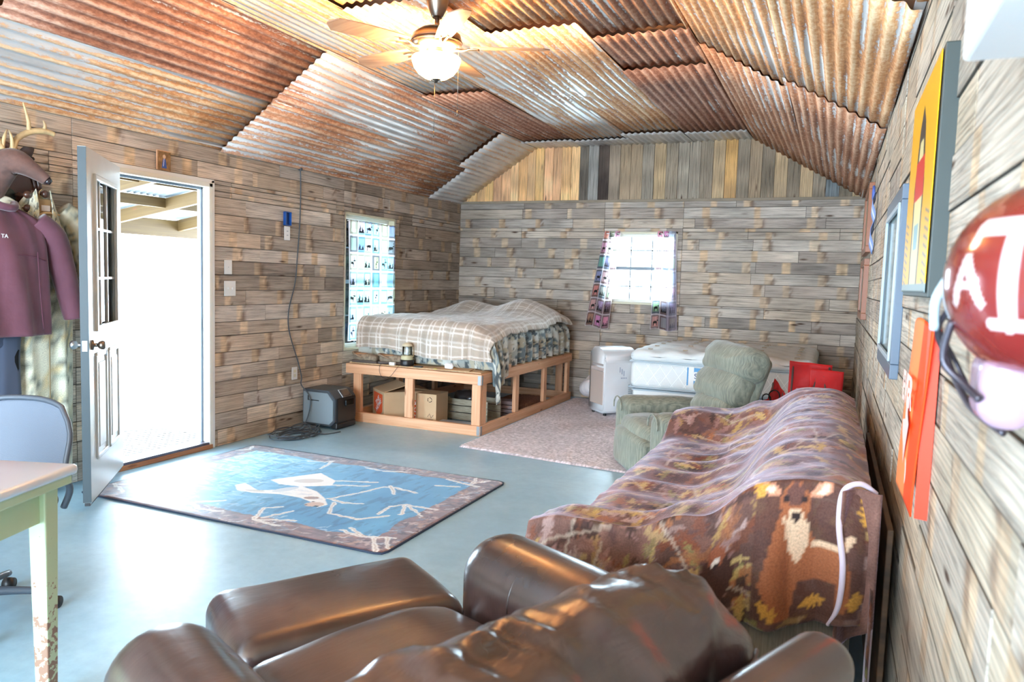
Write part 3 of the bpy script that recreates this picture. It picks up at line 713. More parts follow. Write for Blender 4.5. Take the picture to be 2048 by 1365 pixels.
# ------------------------------------------------------------------ dehumidifier / heater cube
def heater():
    r = thing('portable_heater', 'squat grey appliance with cut corners and a black panelled end beside the wooden bed frame', 'heater', (.055, 5.60, 0))
    # local x 0..0.40 to the room, y 0..0.42 toward the bed, side facing -y is the pale one
    D, B, H = .37, .33, .375; c = .07
    prof = [(0, .03), (0, H-.01), (D-c, H-.01), (D, H-c-.02), (D, c+.01), (D-c*.7, .03)]
    bm = bmesh.new(); vs = [[bm.verts.new((x, y, z)) for x, z in prof] for y in (0, B)]
    n = len(prof); bm.faces.new(vs[0]); bm.faces.new(vs[1][::-1])
    for i in range(n): bm.faces.new((vs[0][i], vs[1][i], vs[1][(i+1) % n], vs[0][(i+1) % n]))
    bmesh.ops.bevel(bm, geom=bm.edges[:], offset=.006, segments=2, affect='EDGES'); bm_obj('body', bm, M_DGREY, r)
    p2 = [(.015, .05), (.015, H-.035), (D-c-.012, H-.035), (D-.018, H-c-.035), (D-.018, c+.02), (D-c*.7-.012, .05)]
    bm = bmesh.new(); vs = [[bm.verts.new((x, y, z)) for x, z in p2] for y in (-.006, .0)]
    bm.faces.new(vs[0]); bm.faces.new(vs[1][::-1])
    for i in range(n): bm.faces.new((vs[0][i], vs[1][i], vs[1][(i+1) % n], vs[0][(i+1) % n]))
    tag(bm_obj('side_panel', bm, M_GREY, r), 'pale grey side panel')
    boxes('grip', [((.13, -.008, .265), (.125, .006, .008)), ((.072, -.008, .285), (.010, .006, .045))], M_BLACK, r, .001)
    box('front_panel', (D+.004, B/2, .175), (.012, B-.05, .24), M_BLACK, r, bev=.01)
    a = math.atan2(c+.01, c); k = box('display', (D-c/2+.008, B*.58, H-.045), (.075, .12, .008), simple('display_dark', (.16, .12, .12), .2, coat=.6), r, rot=(0, math.radians(48), 0))
    box('display_bezel', (D-c/2+.004, B*.58, H-.048), (.09, .14, .008), M_STEEL, r, rot=(0, math.radians(48), 0))
    box('handle', (D+.014, B*.62, .24), (.02, .13, .06), simple('gloss_black', (.05, .05, .05), .15), r, bev=.008)
    boxes('foot', [((D-.02, B/2, .035), (.07, B-.03, .06))], M_BLACK, r, .014); boxes('foot', [((.05, B/2, .018), (.06, B-.03, .035))], M_BLACK, r, .008)
heater()

# ------------------------------------------------------------------ rug with the deer
RB1 = [(0.976, 3.776), (0.999, 3.848), (1.192, 3.756), (1.328, 3.862), (1.374, 3.974), (1.536, 3.924), (1.684, 3.819), (1.777, 3.719), (1.753, 3.647), (1.646, 3.721), (1.532, 3.76), (1.366, 3.756), (1.208, 3.699), (1.076, 3.69)]
RB2 = [(1.09, 3.992), (1.191, 4.177), (1.275, 4.305), (1.489, 4.19), (1.537, 4.079), (1.369, 3.96), (1.209, 3.939)]
RS = [[(1.489, 4.19), (1.653, 4.254), (1.762, 4.286)], [(1.528, 4.091), (1.732, 4.167), (1.762, 4.196)], [(1.707, 3.832), (1.811, 4.052), (1.862, 4.224), (1.937, 4.237), (2.129, 4.204)], [(1.885, 4.266), (2.016, 4.113)], [(1.707, 3.832), (1.829, 3.798), (1.956, 3.844)], [(1.784, 3.773), (1.889, 3.592), (2.099, 3.574), (2.227, 3.711)], [(1.571, 3.304), (1.487, 3.485), (1.555, 3.556)], [(1.599, 3.342), (1.669, 3.516)], [(1.605, 3.302), (1.688, 3.347), (1.805, 3.39)], [(1.584, 3.29), (1.782, 3.273)], [(2.157, 3.717), (2.139, 3.872), (2.195, 3.953), (2.419, 3.956)], [(2.207, 3.934), (2.282, 3.764)], [(2.24, 3.929), (2.402, 3.807)], [(2.133, 3.384), (2.274, 3.344), (2.364, 3.374), (2.463, 3.409)], [(2.363, 3.355), (2.495, 3.178)], [(2.428, 3.39), (2.519, 3.259)], [(2.153, 3.436), (2.294, 3.355)], [(0.28, 3.407), (0.397, 3.36), (0.494, 3.305)], [(0.312, 3.414), (0.482, 3.482)], [(0.798, 3.321), (1.03, 3.351), (1.174, 3.481)], [(1.03, 3.351), (1.169, 3.284), (1.305, 3.314)], [(1.052, 3.266), (1.178, 3.243)], [(0.276, 4.528), (0.334, 4.605), (0.285, 4.707)], [(0.973, 4.541), (1.101, 4.579), (1.135, 4.638)], [(1.135, 4.638), (1.19, 4.413)], [(1.48, 4.583), (1.636, 4.569), (1.784, 4.621)], [(2.145, 4.599), (2.335, 4.553), (2.416, 4.723)], [(2.298, 4.562), (2.421, 4.542)], [(2.314, 4.729), (2.353, 4.582)], [(2.158, 4.422), (2.308, 4.478)]]
def rug():
    X0, X1, Y0r, Y1 = .25, 2.53, 3.19, 4.76; w, h = X1-X0, Y1-Y0r
    p = Paint(w, h, .0062, (.20, .42, .60)); n = fbm(p.X*5, p.Y*5, 3); n2 = fbm(p.X*14, p.Y*40, 6)
    c = np.array((.20, .46, .68)); d = np.array((.34, .64, .82)); lt = np.array((.64, .87, .92))
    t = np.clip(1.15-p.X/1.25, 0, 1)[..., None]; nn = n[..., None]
    p.C = c*(1-nn)+d*nn; p.C = p.C*(1-.75*t)+lt*.75*t  # printed blue pales towards the door, with door glare painted in
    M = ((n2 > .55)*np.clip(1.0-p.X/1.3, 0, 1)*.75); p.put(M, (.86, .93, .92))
    M = (fbm(p.X*30, p.Y*9, 12) > .62)*.25; p.put(M, (.10, .24, .40))
    # printed border of oak leaves and bark
    B = (np.minimum(np.minimum(p.X, w-p.X), np.minimum(p.Y, h-p.Y)) < .165+.03*(n-.5)*3)
    bc = np.array((.40, .30, .30))*(.7+.6*n2[..., None])+np.array((.18, .16, .18))*(fbm(p.X*26, p.Y*26, 31)[..., None]); p.C = np.where(B[..., None], bc, p.C)
    rnd = random.Random(4)
    for k in range(420):
        s = rnd.choice('lrtb'); q = rnd.uniform(.02, .15)
        x, y = {'l': (q, rnd.uniform(0, h)), 'r': (w-q, rnd.uniform(0, h)), 't': (rnd.uniform(0, w), h-q), 'b': (rnd.uniform(0, w), q)}[s]
        p.leaf(x, y, rnd.uniform(.05, .10), rnd.uniform(.02, .045), rnd.uniform(0, 6.3), rnd.choice([(.62, .46, .42), (.50, .38, .40), (.76, .66, .64), (.34, .26, .30), (.46, .48, .56), (.68, .52, .44)]), .8)
    sh = lambda P: [(a-X0, b-Y0r) for a, b in P]
    white = (.93, .92, .90); tan = (.80, .68, .60)
    for P in (RB1, RB2): p.poly(sh(P), white); 
    p.ell(1.70-X0, 3.69-Y0r, .06, .045, tan, .5); p.ell(1.60-X0, 3.79-Y0r, .05, .03, (.62, .50, .44), .4); p.ell(1.33-X0, 3.86-Y0r, .09, .04, (.80, .82, .84), 1.1)
    p.ell(1.735-X0, 3.665-Y0r, .018, .014, (.12, .12, .16)); p.ell(1.66-X0, 3.73-Y0r, .010, .008, (.1, .1, .14)); p.ell(1.66-X0, 3.66-Y0r, .010, .008, (.1, .1, .14))
    for s in RS: p.stroke(sh(s), .026, white, .95, wob=.018)
    for s in RS: p.stroke(sh(s), .008, (.70, .62, .58), .7, wob=.018)
    for k in range(260):
        x, y, a = rnd.uniform(0, w), rnd.uniform(0, h), rnd.uniform(-.3, .5)
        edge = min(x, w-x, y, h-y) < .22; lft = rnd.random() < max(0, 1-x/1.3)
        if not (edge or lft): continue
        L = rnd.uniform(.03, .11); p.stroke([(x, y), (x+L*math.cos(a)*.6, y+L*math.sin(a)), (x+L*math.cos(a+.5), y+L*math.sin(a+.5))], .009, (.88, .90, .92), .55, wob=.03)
    for k in range(22): x, y = rnd.uniform(.75, 1.50), rnd.uniform(.50, .78); p.stroke([(x, y), (x+.07, y+.02)], .007, (.60, .66, .74), .45, wob=.02)
    p.ell(1.33-X0, 4.10-Y0r, .10, .05, (.74, .70, .66), .5, .6); p.ell(1.18-X0, 3.74-Y0r, .07, .02, (.70, .66, .62), .3, .6)
    rc = .05
    def fn(X, Y):
        # rounded corners and a slightly rolled edge
        x, y = X.copy(), Y.copy()
        cx = np.clip(X, rc, w-rc); cy = np.clip(Y, rc, h-rc); dx, dy = X-cx, Y-cy; m = np.maximum(np.abs(dx), np.abs(dy)); L = np.hypot(dx, dy); k = np.where(L > 1e-9, m/np.maximum(L, 1e-9), 1)
        x = cx+dx*k; y = cy+dy*k; e = np.minimum(np.minimum(X, w-X), np.minimum(Y, h-Y))
        z = .0125-.006*np.exp(-(e/.008)**2)+.0018*fbm(X*9, Y*9, 2)+.002*np.sin(X*3+Y*2)
        return (x+X0, y+Y0r, z)
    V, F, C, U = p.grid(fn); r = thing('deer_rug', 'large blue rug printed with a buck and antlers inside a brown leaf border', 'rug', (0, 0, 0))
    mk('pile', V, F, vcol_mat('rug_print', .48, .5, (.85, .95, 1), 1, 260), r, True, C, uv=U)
    tubes('bound_edge', [([(X0+.05, Y0r, .006), (X1-.05, Y0r, .006), (X1-.012, Y0r+.012, .006), (X1, Y0r+.05, .006), (X1, Y1-.05, .006), (X1-.012, Y1-.012, .006), (X1-.05, Y1, .006), (X0+.05, Y1, .006), (X0+.012, Y1-.012, .006), (X0, Y1-.05, .006), (X0, Y0r+.05, .006), (X0+.012, Y0r+.012, .006), (X0+.05, Y0r, .006)], .0062, 1)], simple('navy_binding', (.16, .20, .28), .7), r, 8)
rug()
def carpet():
    w, h = 2.2, 3.1; p = Paint(w, h, .011, (.78, .75, .77)); p.C *= (.78+.5*vnoise(p.X*90, p.Y*90, 2))[..., None]*(.9+.2*fbm(p.X*2, p.Y*2, 5))[..., None]
    def fn(X, Y):
        e = np.minimum(np.minimum(X, w-X), np.minimum(Y, h-Y)); x = 1.72+X+.0*Y; y = 5.60+Y-.13*X/1.4*(1-Y/h)
        return (x, y, np.where(e < .006, .002, .012+.006*vnoise(X*85, Y*85, 4)+.003*fbm(X*6, Y*6, 9)))
    V, F, C, U = p.grid(fn); o = mk('carpet_remnant', V, F, vcol_mat('beige_carpet', .95, .5, (1, .95, .95), 1, 420), None, True, C, uv=U)
    tag(o, 'beige speckled carpet remnant lying between the bed frame and the green recliner', 'carpet')
carpet()

# ------------------------------------------------------------------ bed platform
BX0, BX1, BY0, BY1, BZ = .20, 1.69, 6.07, 8.62, .57
def bed_frame():
    r = thing('bed_platform', 'open pine lumber bed platform on posts in the far left corner', 'bed frame', (BX0, BY0, 0))
    w, l = BX1-BX0, BY1-BY0; H = .095; t = .04
    def beam(n, c, s, lab=None): return box(n, c, s, M_LUM, r, bev=.004)
    for z in (H/2, BZ-H/2):
        nm = 'bottom_rail' if z < .2 else 'top_rail'
        beam(nm, (w/2, t/2, z), (w, t, H)); beam(nm, (w/2, l-t/2, z), (w, t, H))
        beam(nm, (w-t/2+.0, l/2, z), (t, l-2*t-.002, H)); beam(nm, (t/2, l/2, z), (t, l-2*t-.002, H))
    ph = BZ-2*H-.002; zc = H+ph/2+.001
    for x in (.13, .72, w-.055): beam('post', (x, t/2+.01, zc), (.09, .04, ph))
    for y in (.10, .88, 1.68, l-.09): beam('post', (w-.030, y, zc), (.04, .085, ph))
    for y in (.95, 1.75): beam('post', (.03, y, zc), (.04, .085, ph))
    for x in (.15, .75, w-.15): beam('post', (x, l-.03, zc), (.085, .04, ph))
    for y in (.7, 1.3, 1.9): beam('cross_beam', (w/2, y, BZ-.06), (w-2*t-.004, .038, .085))
    d = box('deck', (w/2-.01, l/2+.02, BZ+.006), (w-.04, l-.06, .012), M_PLY, r, bev=.002); d['label'] = 'thin plywood deck'
    for z in (.05, BZ-.055):
        b = boxes('corner_bracket', [((w+.001, .02, z), (.003, .03, .085)), ((w-.02, -.0015, z), (.03, .003, .085))], M_STEEL, r, .0005)
    box('block', (w-.012, .62, BZ+.02), (.05, .06, .04), M_LUM, r, bev=.003)
bed_frame()
def camo_color(X, Y, seed=0, pal=((.52, .54, .50), (.38, .42, .42), (.70, .70, .66), (.26, .29, .30), (.60, .56, .48))):
    n1 = fbm(X*7+fbm(X*11, Y*11, seed)*1.5, Y*4, seed+1); n2 = fbm(X*22, Y*10, seed+2); n3 = fbm(X*30+5, Y*16, seed+4)
    C = np.ones(X.shape+(3,))*np.array(pal[0])
    for m, c in (((n1 > .55), pal[2]), ((n1 < .42), pal[1]), ((n2 > .60), pal[4]), ((n3 > .62), pal[3]), ((n2 < .34), pal[2])): C = np.where(m[..., None], np.array(c), C)
    return C
MX0, MX1, MY0, MY1, MZ = .22, 1.66, 6.30, 8.50, .97
def bed_cloth(name, m, paintfn, drop_front, drop_side, out, top, seed, w_over=0, wr=1.0, label=None):
    """cloth laid over the mattress: falls by drop_front towards the room's front and by drop_side on the right"""
    x0, x1, y0, y1 = MX0-.02, MX1, MY0, MY1
    w = (x1-x0)+drop_side; l = (y1-y0)+drop_front; p = Paint(w, l, .012, (1, 1, 1)); p.C = paintfn(p.X, p.Y)
    def fn(X, Y):
        xx = x0+X; yy = y1-Y; dx = np.maximum(0, xx-x1); dy = np.maximum(0, y0-yy); R = .09
        def bend(d):  # horizontal run and fall past the rounded edge
            a = np.clip(d/R, 0, PI/2); return R*np.sin(a), R*(1-np.cos(a))+np.maximum(0, d-R*PI/2)
        hx, fx = bend(dx); hy, fy = bend(dy); cx = np.minimum(xx, x1)-R+hx*1.0+R*(xx <= x1)*0
        x = np.where(dx > 0, x1-R+hx, np.minimum(xx, x1)-R*np.clip((xx-(x1-.25))/.25, 0, 1)); y = np.where(dy > 0, y0+R-hy, np.maximum(yy, y0)+R*np.clip(((y0+.25)-yy)/.25, 0, 1))
        fall = np.sqrt(fx**2+fy**2)
        z = top-fall+wr*.030*(fbm(X*3.2, Y*3.2, seed)-.5)*(fall < .3)+wr*.012*(fbm(X*9, Y*9, seed+4)-.5)
        side = np.clip(fx/.15, 0, 1); fr = np.clip(fy/.15, 0, 1)
        fold = np.sin(Y*2*PI/.21+2*fbm(X*2, Y*2, seed+7)*2)
        x = x+side*(out+.022*fold)+fr*0; y = y-fr*(out+.018*np.sin(X*2*PI/.30+1+3*fbm(X*3, Y*2, seed+8)))
        return x, y, z
    return p, fn
def plaid(X, Y):
    C = np.ones(X.shape+(3,))*np.array((.72, .67, .61)); C *= (.94+.12*fbm(X*40, Y*40, 3))[..., None]
    for per, wd, c, a in ((.115, .009, (.93, .92, .90), .75), (.23, .05, (.60, .55, .50), .25)):
        for q, o in ((X, 0), (Y, .03)):
            for sh in (0, .035):
                M = (np.abs(((q+o+sh) % per)-per/2) < wd/2)*a; C = C*(1-M[..., None])+np.array(c)*M[..., None]
                if wd > .02: break
    return C
def bedding():
    cushion('mattress_core', (0, 0, 0), (.1, .1, .1), .04, M_WHITE).name = 'tmp'; bpy.data.objects.remove(bpy.data.objects['tmp'])
    c = ((MX0+MX1)/2, (MY0+MY1)/2, 0); w, l = MX1-MX0, MY1-MY0
    r = thing('bed_mattress', 'mattress under the plaid cover and camouflage quilt on the pine platform', 'mattress', (c[0], c[1], BZ+.013))
    MC = vcol_mat('camo_print', .8, .2, (1, 1, 1), 1, 200)
    o = cushion('mattress_body', (0, 0, .17), (w-.04, l-.04, .34), .06, simple('mattress_ticking', (.80, .79, .74), .8), r, 10)
    # camouflage quilt underneath
    p, fn = bed_cloth('q', None, lambda X, Y: camo_color(X, Y, 3, ((.66, .68, .66), (.46, .52, .54), (.82, .83, .80), (.32, .36, .38), (.72, .70, .62))), .40, .43, .012, MZ-.02, 5)
    V, F, C, U = p.grid(fn); V = V.copy()
    q = thing('camo_quilt', 'grey green leaf camouflage quilt hanging down the side of the far left bed', 'quilt')
    # pleats and the low pointed corner
    rel = V.copy(); dxy = np.clip((V[:, 0]-1.3)/.36, 0, 1)*np.clip((6.75-V[:, 1])/.5, 0, 1); low = V[:, 2] < .90
    V[:, 2] -= dxy*low*.20*np.clip((.90-V[:, 2])/.3, 0, 1); V[:, 0] += dxy*low*.10*np.clip((.90-V[:, 2])/.3, 0, 1)
    under = (V[:, 2] < BZ+.022) & (V[:, 0] < BX1+.012) & (V[:, 1] > BY0-.01); V[:, 2] = np.where(under, BZ+.022, V[:, 2])
    solid(mk('fabric', V, F, MC, q, True, C, uv=U), .006, 1)
    # plaid comforter on top
    p, fn = bed_cloth('c', None, plaid, .36, .14, .05, MZ+.035, 9, wr=1.3)
    V, F, C, U = p.grid(fn); V = V.copy(); X = U[:, 0]; Y = U[:, 1]
    head = np.clip((V[:, 1]-7.6)/.35, 0, 1)
    def hump(x, y, sx, sy, h): return h*np.exp(-((V[:, 0]-x)/sx)**2-((V[:, 1]-y)/sy)**2)
    V[:, 2] += hump(.55, 8.1, .30, .26, .15)+hump(1.28, 8.05, .34, .32, .20)-hump(1.66, 6.35, .16, .25, .06)+hump(.5, 6.8, .5, .3, .03)
    edge = Y > (p.h-.30); V[:, 2] += edge*.035*np.sin(X*4.2+.6)*np.clip((Y-(p.h-.30))/.3, 0, 1)
    q = thing('plaid_comforter', 'tan plaid comforter with thin white lines spread over the far left bed', 'comforter')
    solid(mk('fabric', V, F, vcol_mat('plaid_print', .7, .6, (1, 1, 1), 1, 220), q, True, C, uv=U), .02, -1)
bedding()
def bed_clutter():
    zt = BZ+.013
    cam = vcol_mat('camo_shoe', .8)
    def shoe(x, y, rz, lab):
        r = thing('clog', lab, 'shoe', (x, y, zt), rz, 'pair of camo clogs')
        def f(P, h):
            t = (P[:, 0]/h[0]); P = P.copy(); P[:, 1] *= 1-.22*(t < 0)*t*t+.06*t; P[:, 2] = np.where(P[:, 2] > 0, P[:, 2]*(1-.45*np.clip(t, 0, 1)**2), P[:, 2]); return P
        tag(cushion('upper', (0, 0, .052), (.27, .10, .075), .035, simple('brown_camo', (.42, .36, .30), .85, c2=(.60, .54, .46), ns=28), r, 7, f), 'mottled brown upper')
        cushion('sole', (0, 0, .014), (.29, .108, .026), .012, simple('clog_sole', (.34, .30, .28), .8), r, 7, f)
        cushion('opening', (-.055, 0, .080), (.13, .07, .025), .012, simple('clog_lining', (.66, .50, .36), .9), r, 5)
        tubes('heel_strap', [([(-.02, -.05, .05), (-.10, -.055, .085), (-.145, 0, .095), (-.10, .055, .085), (-.02, .05, .05)], .009, 5)], simple('strap_taupe', (.56, .48, .40), .8), r, 6)
    shoe(.385, 6.15, .10, 'front clog of the camouflage pair at the left end of the bed ledge'); shoe(.665, 6.20, .35, 'rear clog of the camouflage pair, nearer the lantern and the quilt')
    r = thing('camp_lantern', 'camping lantern with clear globe and black base on the bed ledge', 'lantern', (.84, 6.17, zt))
    lathe('base', [(0, 0), (.062, 0), (.066, .01), (.064, .055), (.060, .06), (0, .06)], M_BLACK, r); lathe('collar', [(.058, .06), (.060, .065), (.056, .095), (.040, .105), (0, .105)], simple('olive_cream', (.74, .72, .58), .5), r)
    lathe('globe', [(.044, .10), (.046, .11), (.046, .19), (.040, .195)], M_GLASS, r); lathe('tube', [(0, .105), (.014, .105), (.014, .18), (0, .182)], emit_mat('lantern_tube', (.92, .92, .94), .0), r, 16)
    lathe('cap', [(0, .225), (.030, .222), (.050, .205), (.052, .19), (.046, .188), (0, .188)], simple('tan_cap', (.80, .74, .62), .5), r)
    tubes('bail', [([(.055, .0, .19), (.072, 0, .16), (.074, 0, .12), (.060, 0, .075)], .004, 5)], simple('camo_handle', (.56, .46, .30), .6), r, 8)
    r = thing('charging_brick', 'small white charger with a thin black cord looping over the bed rail', 'charger', (.715, 6.11, zt))
    box('brick', (0, 0, .016), (.06, .035, .03), M_WHITE, r); tubes('cord', [([(-.04, 0, .01), (-.10, -.05, .008), (-.10, -.072, -.06), (-.06, -.075, -.115), (.02, -.075, -.10), (.08, -.068, -.03), (.10, -.04, .008), (.16, .0, .008)], .0022, 6)], M_BLACK, r, 6)
    tag(box('phone', (.99, 6.13, zt+.006), (.09, .04, .011), M_BLACK, bev=.004), 'slim black phone lying just right of the lantern', 'phone')
    box0 = box('cardboard_sheet', (1.36, 6.18, zt+.004), (.32, .20, .006), simple('cardboard', (.76, .62, .46), .85), rot=(0, 0, .25), bev=.001); tag(box0, 'flat brown cardboard piece lying at the right end of the bed ledge', 'cardboard')
    tag(box('yellow_tag', (1.22, 6.12, zt+.002), (.10, .02, .003), simple('yellow_paper', (.86, .84, .30), .7), rot=(0, 0, .1), bev=0), 'narrow yellow strip on the bed ledge beside crumpled paper', 'paper')
    rr = cushion('crumpled_paper', (1.31, 6.15, zt+.035), (.09, .05, .05), .02, simple('white_tissue', (.88, .90, .92), .8), None, 6, lambda P, h: P+.012*(np.stack([vnoise(P[:, 0]*70, P[:, 1]*70, k) for k in (1, 2, 3)], 1)-.5)); tag(rr, 'crumpled white paper on the bed ledge near the quilt corner', 'paper')
bed_clutter()
def text(body, size, loc, rot, m, parent, name='lettering', ext=.001, shear=0, align='CENTER', sx=1):
    cu = bpy.data.curves.new(name, 'FONT'); cu.body = body; cu.size = size; cu.extrude = ext; cu.align_x = align; cu.align_y = 'CENTER'; cu.shear = shear; cu.space_line = .8; cu.offset = size*.012
    dg = bpy.data.objects.new(name+'_src', cu); COL.objects.link(dg); me = bpy.data.meshes.new_from_object(dg.evaluated_get(bpy.context.evaluated_depsgraph_get())) if False else None
    bpy.context.view_layer.update(); me = bpy.data.meshes.new_from_object(dg); bpy.data.objects.remove(dg)
    me.materials.clear(); me.materials.append(m); o = link(name, me, parent, loc, rot); o.scale = (sx, 1, 1); return o
def under_bed():
    MCB = simple('box_cardboard', (.78, .66, .52), .85, c2=(.74, .62, .48), ns=3); MO = simple('orange_ink', (.88, .36, .18), .7); MI = simple('brown_ink', (.34, .28, .26), .8)
    r = thing('moving_box', 'cardboard box with orange store squares under the bed platform', 'box', (.36, 6.32, .0), .42)
    H = .30
    box('carton', (.24, .19, H/2), (.48, .38, H), MCB, r, bev=.003)
    boxes('flap', [((.13, .19, H+.035), (.25, .36, .005), (0, -.28, 0)), ((.37, .19, H+.02), (.23, .36, .005), (0, .14, 0))], MCB, r, .001)
    # long side towards the room (local -y), short side (local -x)
    def dec(v, name='orange_square'):
        n = len(v); return mk(name, v, [tuple(range(n))], MO, r, False)
    dec([(.25, -.001, .03), (.43, -.001, .03), (.43, -.001, .21), (.25, -.001, .21)])
    text('THE\nHOME\nDEPOT', .062, (.34, -.0025, .12), (PI/2, 0, 0), M_WHITE, r, ext=.0003, shear=.3).rotation_euler = (PI/2, math.radians(-38), 0)
    dec([(-.001, .34, .10), (-.001, .34, .27), (-.001, .05, .27), (-.001, .05, .10), (-.001, .195, .035)])
    text('THE\nHOME', .07, (-.0025, .19, .17), (PI/2, 0, -PI/2), M_WHITE, r, ext=.0003).rotation_euler = (PI/2, math.radians(-38), -PI/2)
    r.location = (.60, 6.15, 0); r.rotation_euler = (0, 0, .88)
    r2 = thing('cardboard_carton', 'plain tall cardboard carton with recycling marks behind the middle bed post', 'box', (.93, 6.20, 0), .05)
    box('carton', (.11, .13, .16), (.22, .26, .32), MCB, r2, bev=.003); 
    tubes('recycling_mark', [([(.15+.022*math.cos(a), -.002, .265+.022*math.sin(a)) for a in np.linspace(0.2, 1.8, 5)], .003, 1), ([(.15+.022*math.cos(a), -.002, .265+.022*math.sin(a)) for a in np.linspace(2.3, 3.9, 5)], .003, 1), ([(.15+.022*math.cos(a), -.002, .265+.022*math.sin(a)) for a in np.linspace(4.4, 6.0, 5)], .003, 1)], MI, r2, 5)
    tubes('print_mark', [([(.13, -.002, .10), (.15, -.002, .13), (.17, -.002, .09), (.19, -.002, .12)], .002, 1), ([(.13, -.002, .075), (.19, -.002, .075)], .002, 1)], MI, r2, 5)
    r3 = thing('board_crate', 'low crate of pale weathered boards under the bed, right of the boxes', 'crate', (1.18, 6.50, 0), -.06)
    MW = simple('grey_boards', (.70, .66, .58), .8, c2=(.58, .54, .46), ns=12, scale=(1, 1, 6))
    for i, z in enumerate((.05, .12, .19)): box('slat', (.06, -.10, z), (.50, .012, .062), MW, r3, bev=.002)
    for x in (-.16, .28): box('corner_post', (x, -.085, .12), (.03, .03, .22), MW, r3)
    for z in (.05, .12, .19): box('slat', (.06, .18, z), (.50, .012, .062), MW, r3, bev=.002)
    box('crate_base', (.06, .04, .012), (.48, .26, .016), MW, r3)
    r3.location = (1.19, 6.76, 0)
    cu = cushion('shoulder_bag', (1.17, 6.80, .165), (.26, .13, .26), .07, simple('dark_vinyl', (.14, .12, .12), .3, coat=.4), None, 8, lambda P, h: P+.016*(np.stack([vnoise(P[:, 0]*22, P[:, 2]*22, k) for k in (1, 2, 3)], 1)-.5)); tag(cu, 'slumped black vinyl bag resting in the crate under the bed', 'bag')
    r4 = thing('plank_bundle', 'purplish grey bundle of flooring planks behind the corner post of the bed', 'planks', (1.42, 6.95, 0), .12)
    for k in range(4): box('floor_plank', (0, 0, .02+k*.042), (.46, .2-.008*k, .036), simple('mauve_board', (.62, .54, .54), .7, c2=(.52, .44, .44), ns=10, scale=(1, 6, 6)), r4, bev=.002)
    r4.location = (1.32, 7.18, 0)
    r5 = thing('flat_metal_case', 'flat silver cased kit with latches just inside the lower bed rail', 'case', (1.36, 6.27, 0), .03)
    box('case', (0, 0, .035), (.42, .18, .055), simple('case_silver', (.72, .74, .78), .4, .3), r5, bev=.006); 
    for x, w_ in ((-.12, .04), (.06, .06)): box('latch', (x, -.093, .035), (w_, .008, .03), M_STEEL, r5, bev=.002)
    for x in (-.2, .2): box('corner_cap', (x, -.088, .035), (.03, .012, .06), M_STEEL, r5, bev=.002)
    cu = cushion('shaggy_mat', (1.36, 7.78, .05), (.44, .62, .10), .045, simple('brown_shag', (.46, .30, .22), .95, c2=(.60, .42, .32), ns=60, bump=.01, bs=140), None, 14, lambda P, h: P+.012*(np.stack([vnoise(P[:, 0]*60, P[:, 1]*60, k) for k in (1, 2, 3)], 1)-.5)); tag(cu, 'brown shaggy rolled mat lying under the middle of the bed', 'mat')
under_bed()

# ------------------------------------------------------------------ air conditioner and its hose
def ac():
    r = thing('portable_air_conditioner', 'white portable air conditioner with a rounded top between the bed and the white mattress', 'air conditioner', (2.42, 7.86, .018), math.radians(46))
    H, Wd, D = .73, .40, .36
    prof = [(0, .02), (-.0, .05)]
    # side silhouette in y-z: curved front top; extruded along x
    pts = []
    for a in np.linspace(0, PI/2, 10): pts.append((-D/2+.10*(1-math.cos(a))-.0, H-.16+.0+.16*math.sin(a)))
    base = [(-D/2, .06), (-D/2-.004, .3), (-D/2, H-.16)]+[(-D/2+.18*(1-math.cos(a)), H-.16+.16*math.sin(a)) for a in np.linspace(.1, PI/2, 10)]+[(D/2-.06, H), (D/2, H-.05), (D/2, .05), (D/2-.06, .02), (-D/2+.07, .02)]
    bm = bmesh.new(); A = [bm.verts.new((-Wd/2, y, z)) for y, z in base]; B = [bm.verts.new((Wd/2, y, z)) for y, z in base]; n = len(base)
    fa = bm.faces.new(A[::-1]); fb = bm.faces.new(B)
    for i in range(n): bm.faces.new((A[i], A[(i+1) % n], B[(i+1) % n], B[i]))
    es = [e for e in bm.edges if (e.verts[0] in A and e.verts[1] in A) or (e.verts[0] in B and e.verts[1] in B)]
    bmesh.ops.bevel(bm, geom=es, offset=.03, segments=4, affect='EDGES'); o = bm_obj('body', bm, simple('ac_white', (.86, .87, .88), .32), r, True)
    # the beige front lies on local -x
    box('front_panel', (-Wd/2-.004, -.02, .30), (.010, D-.09, .36), simple('ac_beige', (.78, .72, .68), .4), r, bev=.004)
    box('front_band', (-Wd/2-.004, -.02, .50), (.010, D-.09, .035), simple('ac_pinkish', (.84, .78, .76), .4), r, bev=.004)
    box('control_panel', (-Wd/2+.012, -.02, .585), (.010, D-.12, .10), simple('ac_grey', (.70, .68, .68), .35), r, rot=(0, .25, 0), bev=.004)
    boxes('side_vents', [((.13, -D/2-.003, .18+k*.022), (.08, .004, .010)) for k in range(8)], M_GREY, r, 0)
    boxes('lettering_block', [((-.02+k*.025, -D/2-.004, .50-.02*k), (.006, .003, .055)) for k in range(3)]+[((.0+k*.02, -D/2-.004, .41), (.008, .003, .012)) for k in range(4)], simple('ac_marks', (.52, .56, .66), .5), r, 0)
    for x in (-.15, .15):
        for y in (-.12, .13): lathe('caster', [(0, 0), (.018, 0), (.018, .03), (0, .03)], M_BLACK, r, 12, (x, y, -.008))
    P = smooth_path([(2.16, 8.06, .27), (2.04, 8.2, .22), (1.97, 8.40, .19), (1.94, 8.60, .20), (1.94, 8.80, .24)], 24); R = [.088+.007*math.sin(i*1.35) for i in range(len(P))]
    o = tubes('exhaust_hose', [(P, R, 1)], simple('hose_white', (.86, .85, .86), .45), None, 20); tag(o, 'white ribbed exhaust hose running from the air conditioner to the wall', 'hose')
ac()

